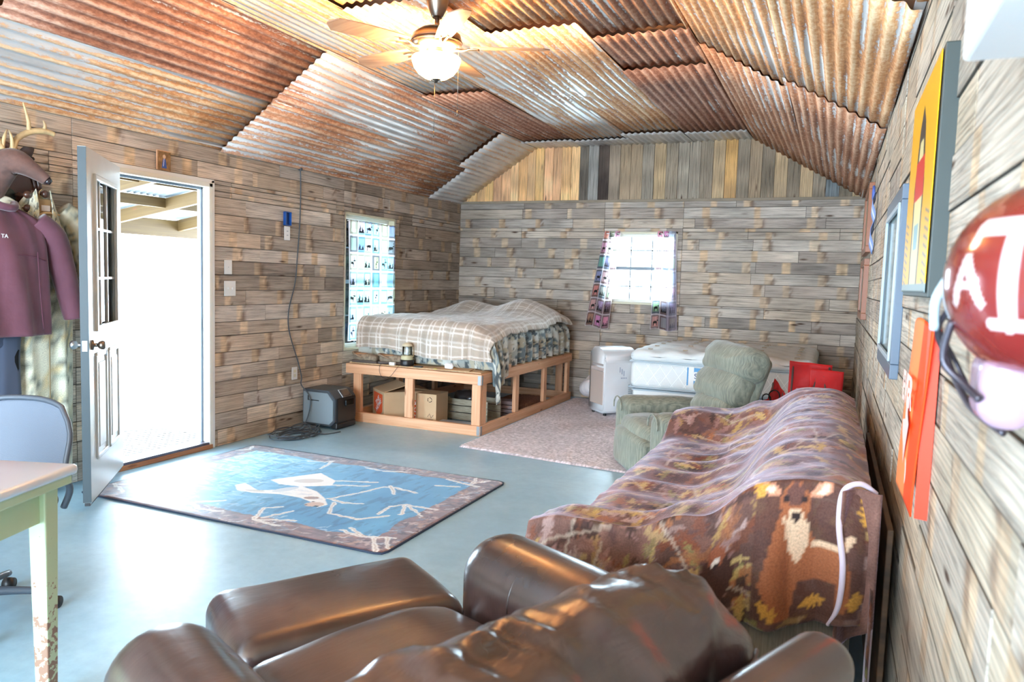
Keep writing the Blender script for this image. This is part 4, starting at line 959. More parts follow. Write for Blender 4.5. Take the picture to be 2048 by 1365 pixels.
# ------------------------------------------------------------------ white mattress on a box spring
def white_bed():
    x0, x1, y0, y1 = 2.78, 4.47, 7.18, 8.76; cx, cy = (x0+x1)/2, (y0+y1)/2; w, l = x1-x0, y1-y0
    MW = simple('mattress_white', (.86, .88, .88), .75, bump=.002, bs=90); MBd = simple('mattress_piping', (.70, .76, .80), .6)
    r = thing('box_spring', 'plain white box spring standing on the floor under the quilted mattress', 'box spring', (cx, cy, 0))
    cushion('box_body', (0, 0, .215), (w-.05, l-.05, .39), .03, MW, r, 10)
    for z in (.03, .40): cushion('piping', (0, 0, z), (w-.035, l-.035, .016), .008, MBd, r, 6)
    r = thing('pillow_top_mattress', 'white quilted pillow top mattress behind the green recliner', 'mattress', (cx, cy, .412))
    cushion('mattress_side', (0, 0, .14), (w, l, .27), .06, MW, r, 12)
    def puff(P, h):
        P = P.copy(); t = P[:, 2] > 0
        q = np.sin((P[:, 0]+.05)*2*PI/.30)*np.sin((P[:, 1]+.07)*2*PI/.30); P[:, 2] += t*(.012*q+.05*(1-(P[:, 0]/h[0])**2)*(1-(P[:, 1]/h[1])**2)); return P
    cushion('pillow_top', (0, 0, .325), (w+.01, l+.01, .11), .052, MW, r, 40, puff)
    for z in (.015, .272): cushion('piping', (0, 0, z), (w+.014, l+.014, .014), .007, MBd, r, 6)
    bm = bmesh.new()
    for i in range(13):
        x = -w/2+.12+i*.12
        for s in (-1, 1): add_box(bm, (x, -l/2-.001, .145), (.005, .003, .25), (0, s*.62, 0), 0)
    o = bm_obj('quilt_stitching', bm, simple('stitch', (.96, .98, .98), .6), r)
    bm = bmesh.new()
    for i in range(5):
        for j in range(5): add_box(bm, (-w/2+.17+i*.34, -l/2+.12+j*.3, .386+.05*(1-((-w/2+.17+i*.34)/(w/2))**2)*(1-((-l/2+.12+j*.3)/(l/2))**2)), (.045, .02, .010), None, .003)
    bm_obj('tuft', bm, simple('tuft_tan', (.66, .60, .52), .8), r)  # small raised tan tufts across the pillow top
    b = box('brand_label', (-.20, -l/2-.004, .16), (.17, .004, .17), simple('label_blue', (.28, .56, .76), .5), r, bev=0); box('label_panel', (-.245, -l/2-.007, .16), (.05, .003, .19), M_WHITE, r, bev=0)
    mk('label_emblem', [(-.20+.045*math.cos(a), -l/2-.008, .165+.045*math.sin(a)) for a in np.linspace(0, 2*PI, 24)[:-1]], [tuple(range(23))], M_WHITE, r, False)
    text('S', .07, (-.20, -l/2-.010, .165), (PI/2, 0, 0), simple('label_navy', (.12, .24, .44), .5), r, ext=.0003)
white_bed()

# ------------------------------------------------------------------ ceiling fan with its lamp
def fan():
    r = thing('ceiling_fan', 'ceiling fan with wooden blades and a lit white bowl lamp', 'ceiling fan', (2.38, 3.90, RT-.012))
    lathe('canopy', [(0, 0), (.068, 0), (.070, -.02), (.066, -.06), (.050, -.11), (.034, -.145), (.026, -.155), (0, -.155)][::-1], M_NICKEL, r)
    tubes('downrod', [([(0, 0, -.15), (0, 0, -.24)], .014, 1)], M_NICKEL, r, 14)
    lathe('motor_housing', [(0, -.205), (.05, -.208), (.10, -.222), (.138, -.250), (.146, -.280), (.142, -.305), (.120, -.325), (.085, -.335), (0, -.335)][::-1], M_NICKEL, r, 40)
    lathe('trim_ring', [(.1465, -.285), (.151, -.292), (.1465, -.30)][::-1], simple('dark_ring', (.25, .20, .17), .4, .8), r, 40)
    lathe('light_kit', [(0, -.333), (.062, -.333), (.058, -.36), (.050, -.375), (0, -.376)][::-1], M_NICKEL, r)
    prof = [(.143, -.382), (.142, -.40), (.130, -.435), (.105, -.468), (.068, -.492), (.03, -.503), (0, -.505)]
    inn = [(max(a-.004, 0), b+.004) for a, b in prof][::-1]
    g = lathe('lamp_bowl', [(0, -.501)]+inn[1:]+prof[:-1][0:0]+[], None, r, 48) if False else None
    V, F = [], []; seg = 48; full = prof+[(max(a-.005, 0), b+.005) for a, b in prof][::-1]
    for a, b in full:
        for j in range(seg): t = 2*PI*j/seg; V.append((a*math.cos(t), a*math.sin(t), b))
    for i in range(len(full)-1):
        for j in range(seg): F.append((i*seg+j, i*seg+(j+1) % seg, (i+1)*seg+(j+1) % seg, (i+1)*seg+j))
    mk('lamp_bowl', V, F, emit_mat('lit_frosted_glass', (1.0, .80, .50), 4.0), r)
    lathe('finial', [(0, -.522), (.010, -.520), (.014, -.512), (.030, -.505), (.032, -.496), (0, -.494)], M_NICKEL, r)
    bl = simple('blade_wood', (.62, .50, .40), .45, c2=(.52, .40, .32), ns=4, scale=(1, 8, 1))
    for k in range(5):
        a = math.radians(22+72*k); rot = Matrix.Rotation(a, 4, 'Z')
        V = []; F = []; xs = np.linspace(.20, .66, 12); n = len(xs)
        for x in xs:
            t = (x-.20)/.46; hw = .048+.020*math.sin(t*PI*.8); hw *= math.sqrt(max(.02, 1-max(0, (t-.9)/.1)**2)) if t > .9 else 1
            for s in (-1, 1):
                for dz in (-.003, .003): V.append((x, s*hw, -.318+s*hw*.2+dz))
        for i in range(n-1):
            b = i*4; F += [(b, b+4, b+6, b+2), (b+1, b+3, b+7, b+5), (b, b+1, b+5, b+4), (b+2, b+6, b+7, b+3)]
        F += [(0, 2, 3, 1), ((n-1)*4, (n-1)*4+1, (n-1)*4+3, (n-1)*4+2)]
        o = mk('blade', [rot @ Vector(v) for v in V], F, bl, r, False)
        tubes('blade_iron', [([rot @ Vector(p) for p in ((.10, 0, -.330), (.15, 0, -.332), (.20, .018, -.322), (.25, .02, -.324))], [.010, .008, .006, .005], 4), ([rot @ Vector(p) for p in ((.10, 0, -.330), (.15, 0, -.334), (.20, -.018, -.330), (.25, -.02, -.332))], [.010, .008, .006, .005], 4)], M_NICKEL, r, 8)
    def chain(x, y, z0, z1):
        tubes('pull_chain', [([(x, y, z0), (x, y, z1)], .0016, 1), ([(x, y, z1), (x, y, z1-.035)], .0035, 1)], M_NICKEL, r, 6)
    chain(0.0, -.012, -.52, -.80); chain(.130, .03, -.345, -.68)
    for k in range(3):
        a = 2*PI*k/3+.4; l = bpy.data.lights.new('bulb', 'POINT'); l.energy = 22; l.color = (1.0, .62, .28); l.shadow_soft_size = .03
        o = bpy.data.objects.new('bulb', l); COL.objects.link(o); o.parent = r; o.location = (.095*math.cos(a), .095*math.sin(a), -.385)
fan()

# ------------------------------------------------------------------ green recliner
def recliner():
    # local -y is the front
    r = thing('green_recliner', 'sage green velvety recliner facing the door beside the covered sofa', 'recliner', (3.60, 5.80, 0), math.radians(-57))
    m = M_GREEN
    def wr(seed, a=.012, f=7):
        def fn(P, h): return P+a*(np.stack([vnoise(P[:, 1]*f+k*3, P[:, 2]*f+P[:, 0]*f, seed+k) for k in range(3)], 1)-.5)
        return fn
    cushion('base', (0, .04, .17), (.74, .72, .26), .05, m, r, 8)
    def armf(P, h):
        P = P.copy(); t = np.clip((P[:, 2])/h[2], -1, 1); P[:, 0] *= 1+.16*np.clip(t, 0, 1)-.06*np.clip(-t, 0, 1); P[:, 2] -= .03*np.clip(P[:, 1]/h[1], 0, 1)*(t > 0); return P+.008*(np.stack([vnoise(P[:, 1]*9, P[:, 2]*9, k) for k in (1, 2, 3)], 1)-.5)
    for s in (-1, 1):
        cushion('armrest', (s*.41, -.02, .275), (.19, .84, .51), .093, m, r, 12, armf)
        tubes('arm_welt', [([(s*.41+.098*math.cos(a), -.435, .435+.085*math.sin(a)) for a in np.linspace(-.2, PI+.2, 14)], .006, 1)], m, r, 6)
    def seatf(P, h): P = P.copy(); P[:, 2] += .035*(1-(P[:, 0]/h[0])**2)*(P[:, 2] > 0); P[:, 1] -= .05*(1-(P[:, 0]/h[0])**2)*(P[:, 1] < 0); return wr(4, .014)(P, h)
    cushion('seat', (0, -.12, .305), (.62, .64, .18), .085, m, r, 14, seatf)
    cushion('footrest', (0, -.42, .165), (.64, .12, .28), .055, m, r, 12, seatf)
    # reclined back: three puffed rolls on a shell
    root = Matrix.Rotation(math.radians(-20), 3, 'X')
    def place(p): v = root @ Vector(p); return (v.x, v.y+.20, v.z+.315)
    def puff(seed, top=False):
        def fn(P, h):
            P = P.copy(); front = P[:, 1] < 0; e = (1-(P[:, 0]/h[0])**2)*(1-.7*(P[:, 2]/h[2])**2); P[:, 1] -= .05*e*front
            P[:, 1] += .006*np.sin(P[:, 2]*55+6*vnoise(P[:, 0]*5, P[:, 2]*3, seed))*front
            if top: P[:, 0] *= 1+.05*np.clip(P[:, 2]/h[2], 0, 1)
            return P+.016*(np.stack([vnoise(P[:, 0]*8+k*3, P[:, 2]*8, seed+k) for k in range(3)], 1)-.5)
        return fn
    rot = (math.radians(-20), 0, 0)
    cushion('back_shell', place((0, .07, .33)), (.60, .13, .68), .055, m, r, 10, None, rot)
    cushion('back_cushion', place((0, -.03, .17)), (.60, .17, .24), .075, m, r, 16, puff(3), rot)
    cushion('back_cushion', place((0, -.035, .36)), (.66, .21, .27), .085, m, r, 16, puff(9), rot)
    cushion('headrest', place((0, -.02, .575)), (.72, .25, .27), .10, m, r, 18, puff(15, True), rot)
recliner()

# ------------------------------------------------------------------ sofa under the deer throw
SX0, SX1, SY0, SY1 = 3.66, 4.73, 2.42, 5.12
def sofa():
    r = thing('sofa', 'tan sofa along the right wall, hidden under a brown deer blanket', 'sofa', (0, 0, 0)); m = M_TAN
    ym = (SY0+SY1)/2; L = SY1-SY0
    cushion('sofa_base', (4.20, ym, .20), (.96, L-.14, .30), .03, m, r, 8)
    cushion('sofa_back', (4.565, ym, .405), (.28, L-.06, .70), .10, m, r, 12)
    for y in (SY0+.14, SY1-.14): cushion('armrest', (4.17, y, .34), (.94, .24, .50), .09, m, r, 10)
    for k in range(3): cushion('seat_cushion', (4.06, SY0+.27+(L-.54)*(k+.5)/3, .40), (.72, (L-.54)/3-.01, .13), .05, m, r, 8)
    for x in (3.78, 4.62):
        for y in (SY0+.1, SY1-.1): box('foot', (x, y, .03), (.07, .07, .06), M_DARKW, r)
sofa()
def sofa_throw():
    def prof(x):   # seat height, back rise
        back = .47+.395*(1/(1+np.exp(-(x-4.335)/.045)))
        return back
    def H(x, y):
        seat = .485+.0*x
        a1 = 1/(1+np.exp((y-(SY0+.30))/.05)); a2 = 1/(1+np.exp(((SY1-.30)-y)/.05)); arm = .135*np.maximum(a1, a2)
        back = 1/(1+np.exp(-(x-4.31)/.055)); sag = .06*np.exp(-((x-4.18)/.10)**2)
        topz = .868-.055*np.clip((y-3.6)/1.4, 0, 1)+.012*np.sin(y*4.2)-.05*np.clip((x-4.60)/.13, 0, 1)**2
        z = (seat+arm+sag)*(1-back)+topz*back
        fr = np.clip((3.78-x)/.12, 0, 1); return z-.03*fr**2
    x0, y0 = SX0-.01, SY0-.02
    fd, nd, fd2, bd = .30, .39, .12, .24
    w, l = fd+(SX1+.01-x0)+bd, nd+(SY1+.02-y0)+fd2
    p = Paint(w, l, .0085, (.40, .28, .24))
    n = fbm(p.X*3, p.Y*3, 3)[..., None]; n2 = fbm(p.X*11, p.Y*11, 7)[..., None]
    p.C = np.array((.33, .22, .19))*(1-n)+np.array((.56, .42, .38))*n; p.C = p.C*(.65+.7*n2)
    rnd = random.Random(12); LC = [(.70, .58, .34), (.62, .40, .26), (.58, .44, .42), (.76, .66, .44), (.46, .26, .18), (.34, .24, .24), (.66, .56, .54), (.52, .50, .30), (.24, .17, .15)]
    for k in range(2300): p.leaf(rnd.uniform(0, w), rnd.uniform(0, l), rnd.uniform(.06, .17), rnd.uniform(.02, .06), rnd.uniform(0, 6.3), rnd.choice(LC), rnd.uniform(.5, .95))
    for k in range(60):
        x, y, a = rnd.uniform(0, w), rnd.uniform(0, l), rnd.uniform(0, 6.3); L = rnd.uniform(.2, .5); p.stroke([(x, y), (x+L*.5*math.cos(a), y+L*.5*math.sin(a)), (x+L*math.cos(a+.3), y+L*math.sin(a+.3))], .010, (.72, .66, .60), .7)
    # the printed doe on the end that hangs over the near arm: canvas x to the wall, y upward to the sofa
    bx, by = fd+(4.56-x0), .02
    q = lambda P: [(bx+a, by+b) for a, b in P]
    fur = (.62, .38, .25); lt = (.86, .74, .62); dk = (.20, .15, .15)
    p.poly(q([(-.15, .0), (.15, .0), (.17, .42), (-.15, .44)]), (.34, .23, .20), .8)
    p.poly(q([(-.13, .10), (-.10, .22), (-.08, .29), (-.02, .30), (.02, .22), (.10, .20), (.13, .14), (.12, .02), (.09, .02), (.09, .10), (-.02, .10), (-.04, .0), (-.08, .0)]), fur)
    p.poly(q([(-.07, .28), (-.05, .19), (-.02, .15), (.01, .22), (.0, .28)]), lt); p.stroke(q([(.02, .205), (.10, .205), (.125, .25)]), .018, lt)
    p.ell(bx-.035, by+.315, .042, .052, fur); p.ell(bx-.035, by+.335, .028, .03, (.40, .27, .24)); p.ell(bx-.035, by+.275, .022, .028, lt); p.ell(bx-.035, by+.282, .014, .013, dk)
    for s in (-1, 1): p.ell(bx-.035+s*.025, by+.325, .009, .007, dk); p.ell(bx-.035+s*.072, by+.352, .034, .016, (.84, .60, .48), s*.5); p.ell(bx-.035+s*.076, by+.353, .020, .008, (.92, .80, .72), s*.5)
    for x, y in ((.12, .40), (-.10, .03), (.03, .04), (.14, .06), (-.14, .36), (.16, .34)): p.leaf(bx+x, by+y, .08, .04, x*9, (.80, .60, .28))
    bx2, by2 = fd+(4.30-x0), .04
    p.ell(bx2, by2+.13, .05, .08, (.28, .18, .15)); p.ell(bx2, by2+.20, .026, .034, (.58, .34, .24)); p.ell(bx2, by2+.18, .014, .014, (.90, .86, .82)); p.ell(bx2, by2+.17, .008, .007, dk)
    def fn(X, Y):
        xx = x0-fd+X; yy = y0-nd+Y
        df = np.maximum(0, x0-xx); db = np.maximum(0, xx-(SX1+.01)); dn = np.maximum(0, y0-yy); dr = np.maximum(0, yy-(SY1+.02))
        x = np.clip(xx, x0, SX1+.01); y = np.clip(yy, y0, SY1+.02); z = H(x, y)
        nd_ = np.clip(dn/.10, 0, 1); fall = df+db+dr
        z = z-np.sqrt(df**2+dn**2)-db-dr
        # long soft folds running from the back to the seat, and pleats in the hanging end
        amp = .011*np.exp(-((x-4.0)/.3)**2)+.004; ph = yy*2*PI/.26+6*(xx-3.6)+9*fbm(xx*1.3, yy*1.1, 4)
        z = z+amp*np.sin(ph)*(fall < .01)*(dn < .01)*np.clip(fbm(xx*2, yy*2, 8)*2-.5, 0, 1)
        bk = np.clip((x-4.28)/.15, 0, 1)*(dn < .01)*(fall < .01)
        z = z+bk*(.016*(fbm(xx*2.2+yy*1.2, yy*3.2-xx*2, 14)-.5)*2+.005*np.sin(yy*2*PI/.21+xx*6+9*fbm(xx*2, yy*1.2, 15)))
        z = z+.014*(fbm(xx*5, yy*5, 21)-.5)
        pl = np.sin(xx*2*PI/.235+1.1+2*fbm(xx*3, yy*2, 3)); y = y-nd_*(.022+.040*np.maximum(pl, -.35)*np.clip(dn/.2, .3, 1)+.02*np.sin(xx*31)*.4)
        z = z+nd_*dn*.15*np.sin(xx*9+2.0)
        fr = np.clip(df/.08, 0, 1); x = x-fr*(.012+.022*(1+np.sin(yy*2*PI/.25+1))*.6); z = z+fr*0
        bb = np.clip(db/.05, 0, 1); x = x+bb*.006
        z = np.maximum(z, .03)
        return x, y, z
    V, F, C, U = p.grid(fn); r = thing('deer_throw', 'brown fleece blanket with leaves and a printed doe draped over the whole sofa', 'blanket')
    solid(mk('fleece', V, F, vcol_mat('fleece_print', .72, .48, (.95, .92, 1.0), 1, 150), r, True, C, uv=U), .004, 1)
    V = V.reshape(p.nx, p.ny, 3)
    pts = [tuple(V[-1, j]) for j in range(0, p.ny, 6)]; pts = [(a+.004, b, c) for a, b, c in pts]
    t = tubes('hem', [(pts, .009, 1)], simple('lavender_hem', (.84, .78, .84), .8, sheen=.5), r, 8)
    # turned corner of the hem at the near end
    tubes('turned_hem', [([(4.745, 2.43, .845), (4.70, 2.405, .875), (4.655, 2.385, .85), (4.648, 2.35, .76), (4.665, 2.33, .64), (4.66, 2.335, .52), (4.635, 2.35, .45)], [.007, .008, .009, .009, .009, .008, .005], 8)], simple('lavender_hem2', (.84, .80, .88), .8, sheen=.5), r, 10)
    P2 = Paint(.12, .40, .01, (.52, .38, .34)); P2.C *= (.7+.5*fbm(P2.X*20, P2.Y*12, 3))[..., None]
    V2, F2, C2_, U2 = P2.grid(lambda X, Y: (4.655+X*.85, 2.345+.035*np.sin(X*40)+.05*(X/.12), .46+Y-.10*(1-X/.12)*(Y < .1)))
    solid(mk('turned_flap', V2, F2, vcol_mat('fleece_back', .8, .9, (.9, .86, 1), 1, 150), r, True, C2_, uv=U2), .005)
sofa_throw()
tag(box('wall_shade_panel', (4.795, 3.35, .36), (.018, 1.7, .72), simple('wall_shade_brown', (.30, .24, .19), .6, c2=(.46, .34, .24), ns=3, scale=(1, 1, 6)), bev=.003), 'dark brown panel added for the shaded lower right wall behind the sofa', 'board')  # dark panel added in place of the shaded lower wall

# ------------------------------------------------------------------ brown leather armchair and ottoman
def leather_chair():
    # local +y faces the room, +x is its right arm as seen from behind
    r = thing('leather_armchair', 'dark brown leather armchair seen from behind in the foreground', 'armchair', (3.90, 1.38, 0), math.radians(65)); m = M_LEATH
    def armf(P, h):
        P = P.copy(); t = P[:, 1]/h[1]; P[:, 2] -= .03*np.clip(-t, 0, 1)*(P[:, 2] > 0); P[:, 0] *= 1-.06*np.clip(t, 0, 1)**2; return P
    SE = simple('leather_seam', (.20, .14, .12), .4, coat=.3)
    for s in (-1, 1):
        cushion('armrest', (s*.475, .07, .37), (.27, .88, .64), .128, m, r, 14, armf)
        tubes('arm_seam', [([(s*.475+.133*math.cos(a), .23, .560+.126*math.sin(a)) for a in np.linspace(-.1, PI+.1, 24)], .004, 1)], SE, r, 6)
    cushion('base', (0, .02, .19), (.72, .84, .28), .04, m, r, 8)
    def seatf(P, h): P = P.copy(); P[:, 2] += .045*(1-(P[:, 0]/h[0])**2)*(P[:, 2] > 0); return P+.010*(np.stack([vnoise(P[:, 0]*7, P[:, 1]*7, k) for k in (1, 2, 3)], 1)-.5)
    cushion('seat_cushion', (0, .12, .42), (.67, .70, .19), .085, m, r, 14, seatf)
    def backf(P, h):
        P = P.copy(); top = P[:, 2] > 0; e = 1-(P[:, 0]/h[0])**2
        P[:, 2] += .03*e*top; wr = np.abs(np.sin(P[:, 0]*17+5*vnoise(P[:, 0]*4, P[:, 1]*9, 3)))*np.clip(P[:, 2]/h[2], 0, 1)
        P[:, 2] -= .018*wr*top; P[:, 1] += .010*wr
        rg = np.zeros(len(P))
        for k, (fx, fy, am) in enumerate(((14, 3, .013), (30, 5, .006), (60, 9, .002))): rg += am*(1-2*np.abs(vnoise(P[:, 0]*fx+P[:, 1]*6+P[:, 2]*5, P[:, 1]*fy, 60+k)-.5))**2
        P[:, 2] += (rg-.012)*np.clip(P[:, 2]/h[2]*2-.3, 0, 1); P[:, 1] += rg*.5*np.clip(P[:, 1]/h[1], 0, 1)
        return P+.020*(np.stack([vnoise(P[:, 0]*9+k, P[:, 2]*7+P[:, 1]*9, 5+k) for k in range(3)], 1)-.5)
    cushion('back_cushion', (-.15, -.43, .695), (.86, .25, .46), .12, leather_mat('creased_leather', .012), r, 64, backf, (math.radians(12), 0, 0))
    tubes('back_seam', [([(-.50, -.596, .80), (-.40, -.601, .805), (-.2, -.602, .81), (0, -.600, .81), (.15, -.592, .805), (.235, -.56, .80)], .005, 6)], SE, r, 6)
    cushion('back_shell', (-.17, -.650, .53), (.92, .11, .68), .05, m, r, 12, None, (math.radians(4), 0, 0))
    for x in (-.40, .40):
        for y in (-.40, .38): box('foot', (x, y, .03), (.07, .07, .06), M_DARKW, r)
leather_chair()
def ottoman():
    r = thing('leather_ottoman', 'flat topped brown leather ottoman in front of the leather armchair seat', 'ottoman', (3.22, 1.87, 0), math.radians(56)); m = M_LEATH
    def f(P, h): P = P.copy(); P[:, 2] += .018*(1-(P[:, 0]/h[0])**2)*(1-(P[:, 1]/h[1])**2)*(P[:, 2] > 0); return P+.008*(np.stack([vnoise(P[:, 0]*6, P[:, 1]*6, k) for k in (1, 2, 3)], 1)-.5)
    cushion('top_cushion', (0, 0, .36), (.72, .46, .18), .07, m, r, 16, f); cushion('base', (0, 0, .17), (.66, .40, .24), .04, m, r, 8)
    for x in (-.28, .28):
        for y in (-.15, .15): box('foot', (x, y, .025), (.05, .05, .05), M_DARKW, r)
ottoman()

# ------------------------------------------------------------------ mint table, bottle, office chair
def table():
    # origin at the far right corner, local x along the far edge (to the left), local y towards the camera
    a = math.atan2(-.285, .096)  # direction of the right edge, towards the camera
    r = thing('mint_table', 'pale mint green table with a white enamel top and worn leg at the left', 'table', (2.345, 1.655, 0), a-PI/2+PI)
    # local frame after rotation: +y points away from the camera, so the top lies in -y, -x
    W2, L2 = .95, .72; zt = .80
    cushion('tabletop', (-W2/2, -L2/2, zt-.018), (W2, L2, .034), .016, M_ENAM, r, 8)
    box('rim_board', (-W2/2, -L2/2, zt-.050), (W2-.03, L2-.03, .03), M_MINT, r, bev=.006)
    for c, s in (((-W2/2, -.075, zt-.12), (W2-.18, .022, .11)), ((-W2/2, -L2+.075, zt-.12), (W2-.18, .022, .11)), ((-.075, -L2/2, zt-.12), (.022, L2-.18, .11)), ((-W2+.075, -L2/2, zt-.12), (.022, L2-.18, .11))): box('apron', c, s, M_MINT, r)
    k = N('worn_mint'); v = k.coords('Object'); sep = k.n('ShaderNodeSeparateXYZ'); k.l(v, sep.inputs[0])
    n = k.noise(v, 38, 4, .6); low = k.math('MULTIPLY', k.math('SUBTRACT', .55, sep.outputs[2]), .45)
    msk = k.ramp(k.math('ADD', n, low), [(.66, 0), (.68, 1)]); k.set('Base Color', k.mix(msk, (.75, .80, .65), (.56, .42, .34))); k.set('Roughness', .4)
    for x in (-.075, -W2+.075):
        for y in (-.075, -L2+.075):
            bm = bmesh.new(); add_box(bm, (x, y, (zt-.065)/2), (.062, .062, zt-.065), None, .005)
            for vt in bm.verts:
                t = 1-vt.co.z/(zt-.065); 
                if vt.co.z < .3: vt.co.x = x+(vt.co.x-x)*.72; vt.co.y = y+(vt.co.y-y)*.72
            bm_obj('leg', bm, k.m, r)
    b = thing('water_bottle', 'clear plastic bottle with red stripes at the left end of the mint table', 'bottle', (2.02, 1.49, zt))
    pr = [(0, 0), (.030, 0), (.034, .01)]+[(.034-.0022*(i % 2), .02+.012*i) for i in range(14)]+[(.034, .19), (.026, .215), (.013, .235), (.013, .25), (0, .25)]
    k2 = N('clear_plastic'); k2.set('Base Color', L3((.88, .94, .98))); k2.set('Roughness', .12); k2.set('Alpha', .45); lathe('bottle_body', pr, k2.m, b, 24)
    lathe('cap', [(0, .25), (.016, .25), (.016, .27), (0, .27)], M_WHITE, b, 20)
    for z in (.075, .125): lathe('red_stripe', [(.0352, z), (.0354, z+.002), (.0354, z+.006), (.0352, z+.008)], simple('label_red', (.78, .16, .24), .5), b, 24)
    for z in (.10,): lathe('label', [(.0350, z-.012), (.0351, z+.016)], simple('label_green', (.44, .70, .66), .5), b, 24)
table()
def office_chair():
    r = thing('mesh_office_chair', 'grey mesh office chair pushed in behind the mint table', 'office chair', (1.45, 1.82, 0), math.radians(20))
    MM = simple('grey_mesh', (.36, .40, .46), .5, bump=.001, bs=260, sheen=.3); MF = simple('chair_frame', (.30, .33, .37), .38)
    # local +y is the back of the chair
    w, h = .50, .40; p = Paint(w, h, .02, (1, 1, 1)); hw = w/2
    def fn(X, Y):
        x = X-hw; t = Y/h; k = np.sqrt(np.clip(1-np.clip((t-.72)/.28, 0, 1)**2*.45, 0, 1))*(.72+.28*np.clip(t/.35, 0, 1)); x = x*k
        return (x, .26+.05*(1-np.cos(t*2.2))-.55*x*x, .46+Y+.0*x-.08*np.abs(x/hw)**3*t)
    V, F, C, U = p.grid(fn); solid(mk('backrest', V, F, MM, r, True), .012)
    G = V.reshape(p.nx, p.ny, 3); rim = [tuple(G[0, j]) for j in range(0, p.ny, 2)]+[tuple(G[i, -1]) for i in range(0, p.nx, 2)]+[tuple(G[-1, j]) for j in range(p.ny-1, -1, -2)]
    tubes('back_frame', [(rim, .012, 1)], MF, r, 8)
    cushion('seat', (0, -.02, .45), (.50, .48, .07), .034, simple('seat_mesh', (.20, .23, .27), .7, bump=.001, bs=200), r, 10, lambda P, h: P-np.stack([P[:, 0]*0, P[:, 1]*0, .03*np.clip(-P[:, 1]/h[1], 0, 1)**2], 1))
    for s in (-1, 1): tubes('armrest', [([(s*.27, .20, .42), (s*.31, .18, .52), (s*.31, .05, .62), (s*.31, -.14, .62), (s*.30, -.20, .56), (s*.29, -.12, .46), (s*.25, .0, .42)], .014, 7)], MF, r, 10)
    tubes('back_stem', [([(0, .05, .41), (0, .28, .42), (0, .33, .52), (0, .32, .64)], .02, 6)], MF, r, 10)
    lathe('gas_column', [(0, .10), (.03, .10), (.026, .25), (.018, .26), (.018, .42), (0, .42)], MF, r, 16)
    for k in range(5):
        a = 2*PI*k/5+.5; e = (.30*math.cos(a), .30*math.sin(a), .075)
        tubes('base_leg', [([(0, 0, .115), (.15*math.cos(a), .15*math.sin(a), .10), e], [.024, .018, .014], 4)], MF, r, 8)
        lathe('caster', [(0, -.02), (.026, -.018), (.026, .018), (0, .02)], M_BLACK, r, 16, (e[0], e[1], .027), 'X')
office_chair()

# ------------------------------------------------------------------ coat rack, jackets and deer head on the left wall
def coat_rack():
    r = thing('hall_tree', 'arched dark wooden coat rack with round pegs on the left wall', 'coat rack', (0, 2.76, 0))
    hw = .36; V = []; out = []; z0, zc = .10, 1.90
    out = [(-hw, z0), (hw, z0), (hw, zc)]+[(hw*math.cos(a), zc+.28*math.sin(a)) for a in np.linspace(.05, PI-.05, 30)]+[(-hw, zc)]
    def slab(name, pts, x0, x1, m):
        n = len(pts); V = [(x0, y, z) for y, z in pts]+[(x1, y, z) for y, z in pts]; F = [tuple(range(n))[::-1], tuple(range(n, 2*n))]+[(i, (i+1) % n, n+(i+1) % n, n+i) for i in range(n)]
        return mk(name, V, F, m, r, False)
    slab('back_panel', out, .012, .035, M_DARKW)
    arc = [((hw-.0)*math.cos(a), zc+.28*math.sin(a)) for a in np.linspace(.02, PI-.02, 30)]
    tubes('arch_moulding', [([(.045, y*.97, z) for y, z in arc], .016, 1), ([(.042, y*.90, zc+(z-zc)*.88) for y, z in arc], .009, 1)], M_DARKW, r, 10)
    boxes('stile', [((.045, s*(hw-.04), 1.0), (.035, .07, 1.8)) for s in (-1, 1)], M_DARKW, r, .008)
    # slots with round tops
    for y in (-.17, 0, .17):
        pts = [(y-.035, 1.25), (y+.035, 1.25), (y+.035, 1.86)]+[(y+.035*math.cos(a), 1.86+.035*math.sin(a)) for a in np.linspace(.2, PI-.2, 9)]+[(y-.035, 1.86)]
        slab('slot', pts, .036, .039, simple('mirror_dark', (.36, .38, .36), .08, .6))
    for y, z in ((.31, 1.875), (.20, 1.78), (-.31, 1.875), (0.20, 1.86)):
        k = lathe('peg', [(0, 0), (.012, 0), (.009, .02), (.014, .035), (.009, .05), (.009, .085), (.018, .092), (.024, .105), (.018, .120), (0, .124)], M_DARKW, r, 18); k.rotation_euler = (0, PI/2, .0); k.location = (.05, y, z)
coat_rack()
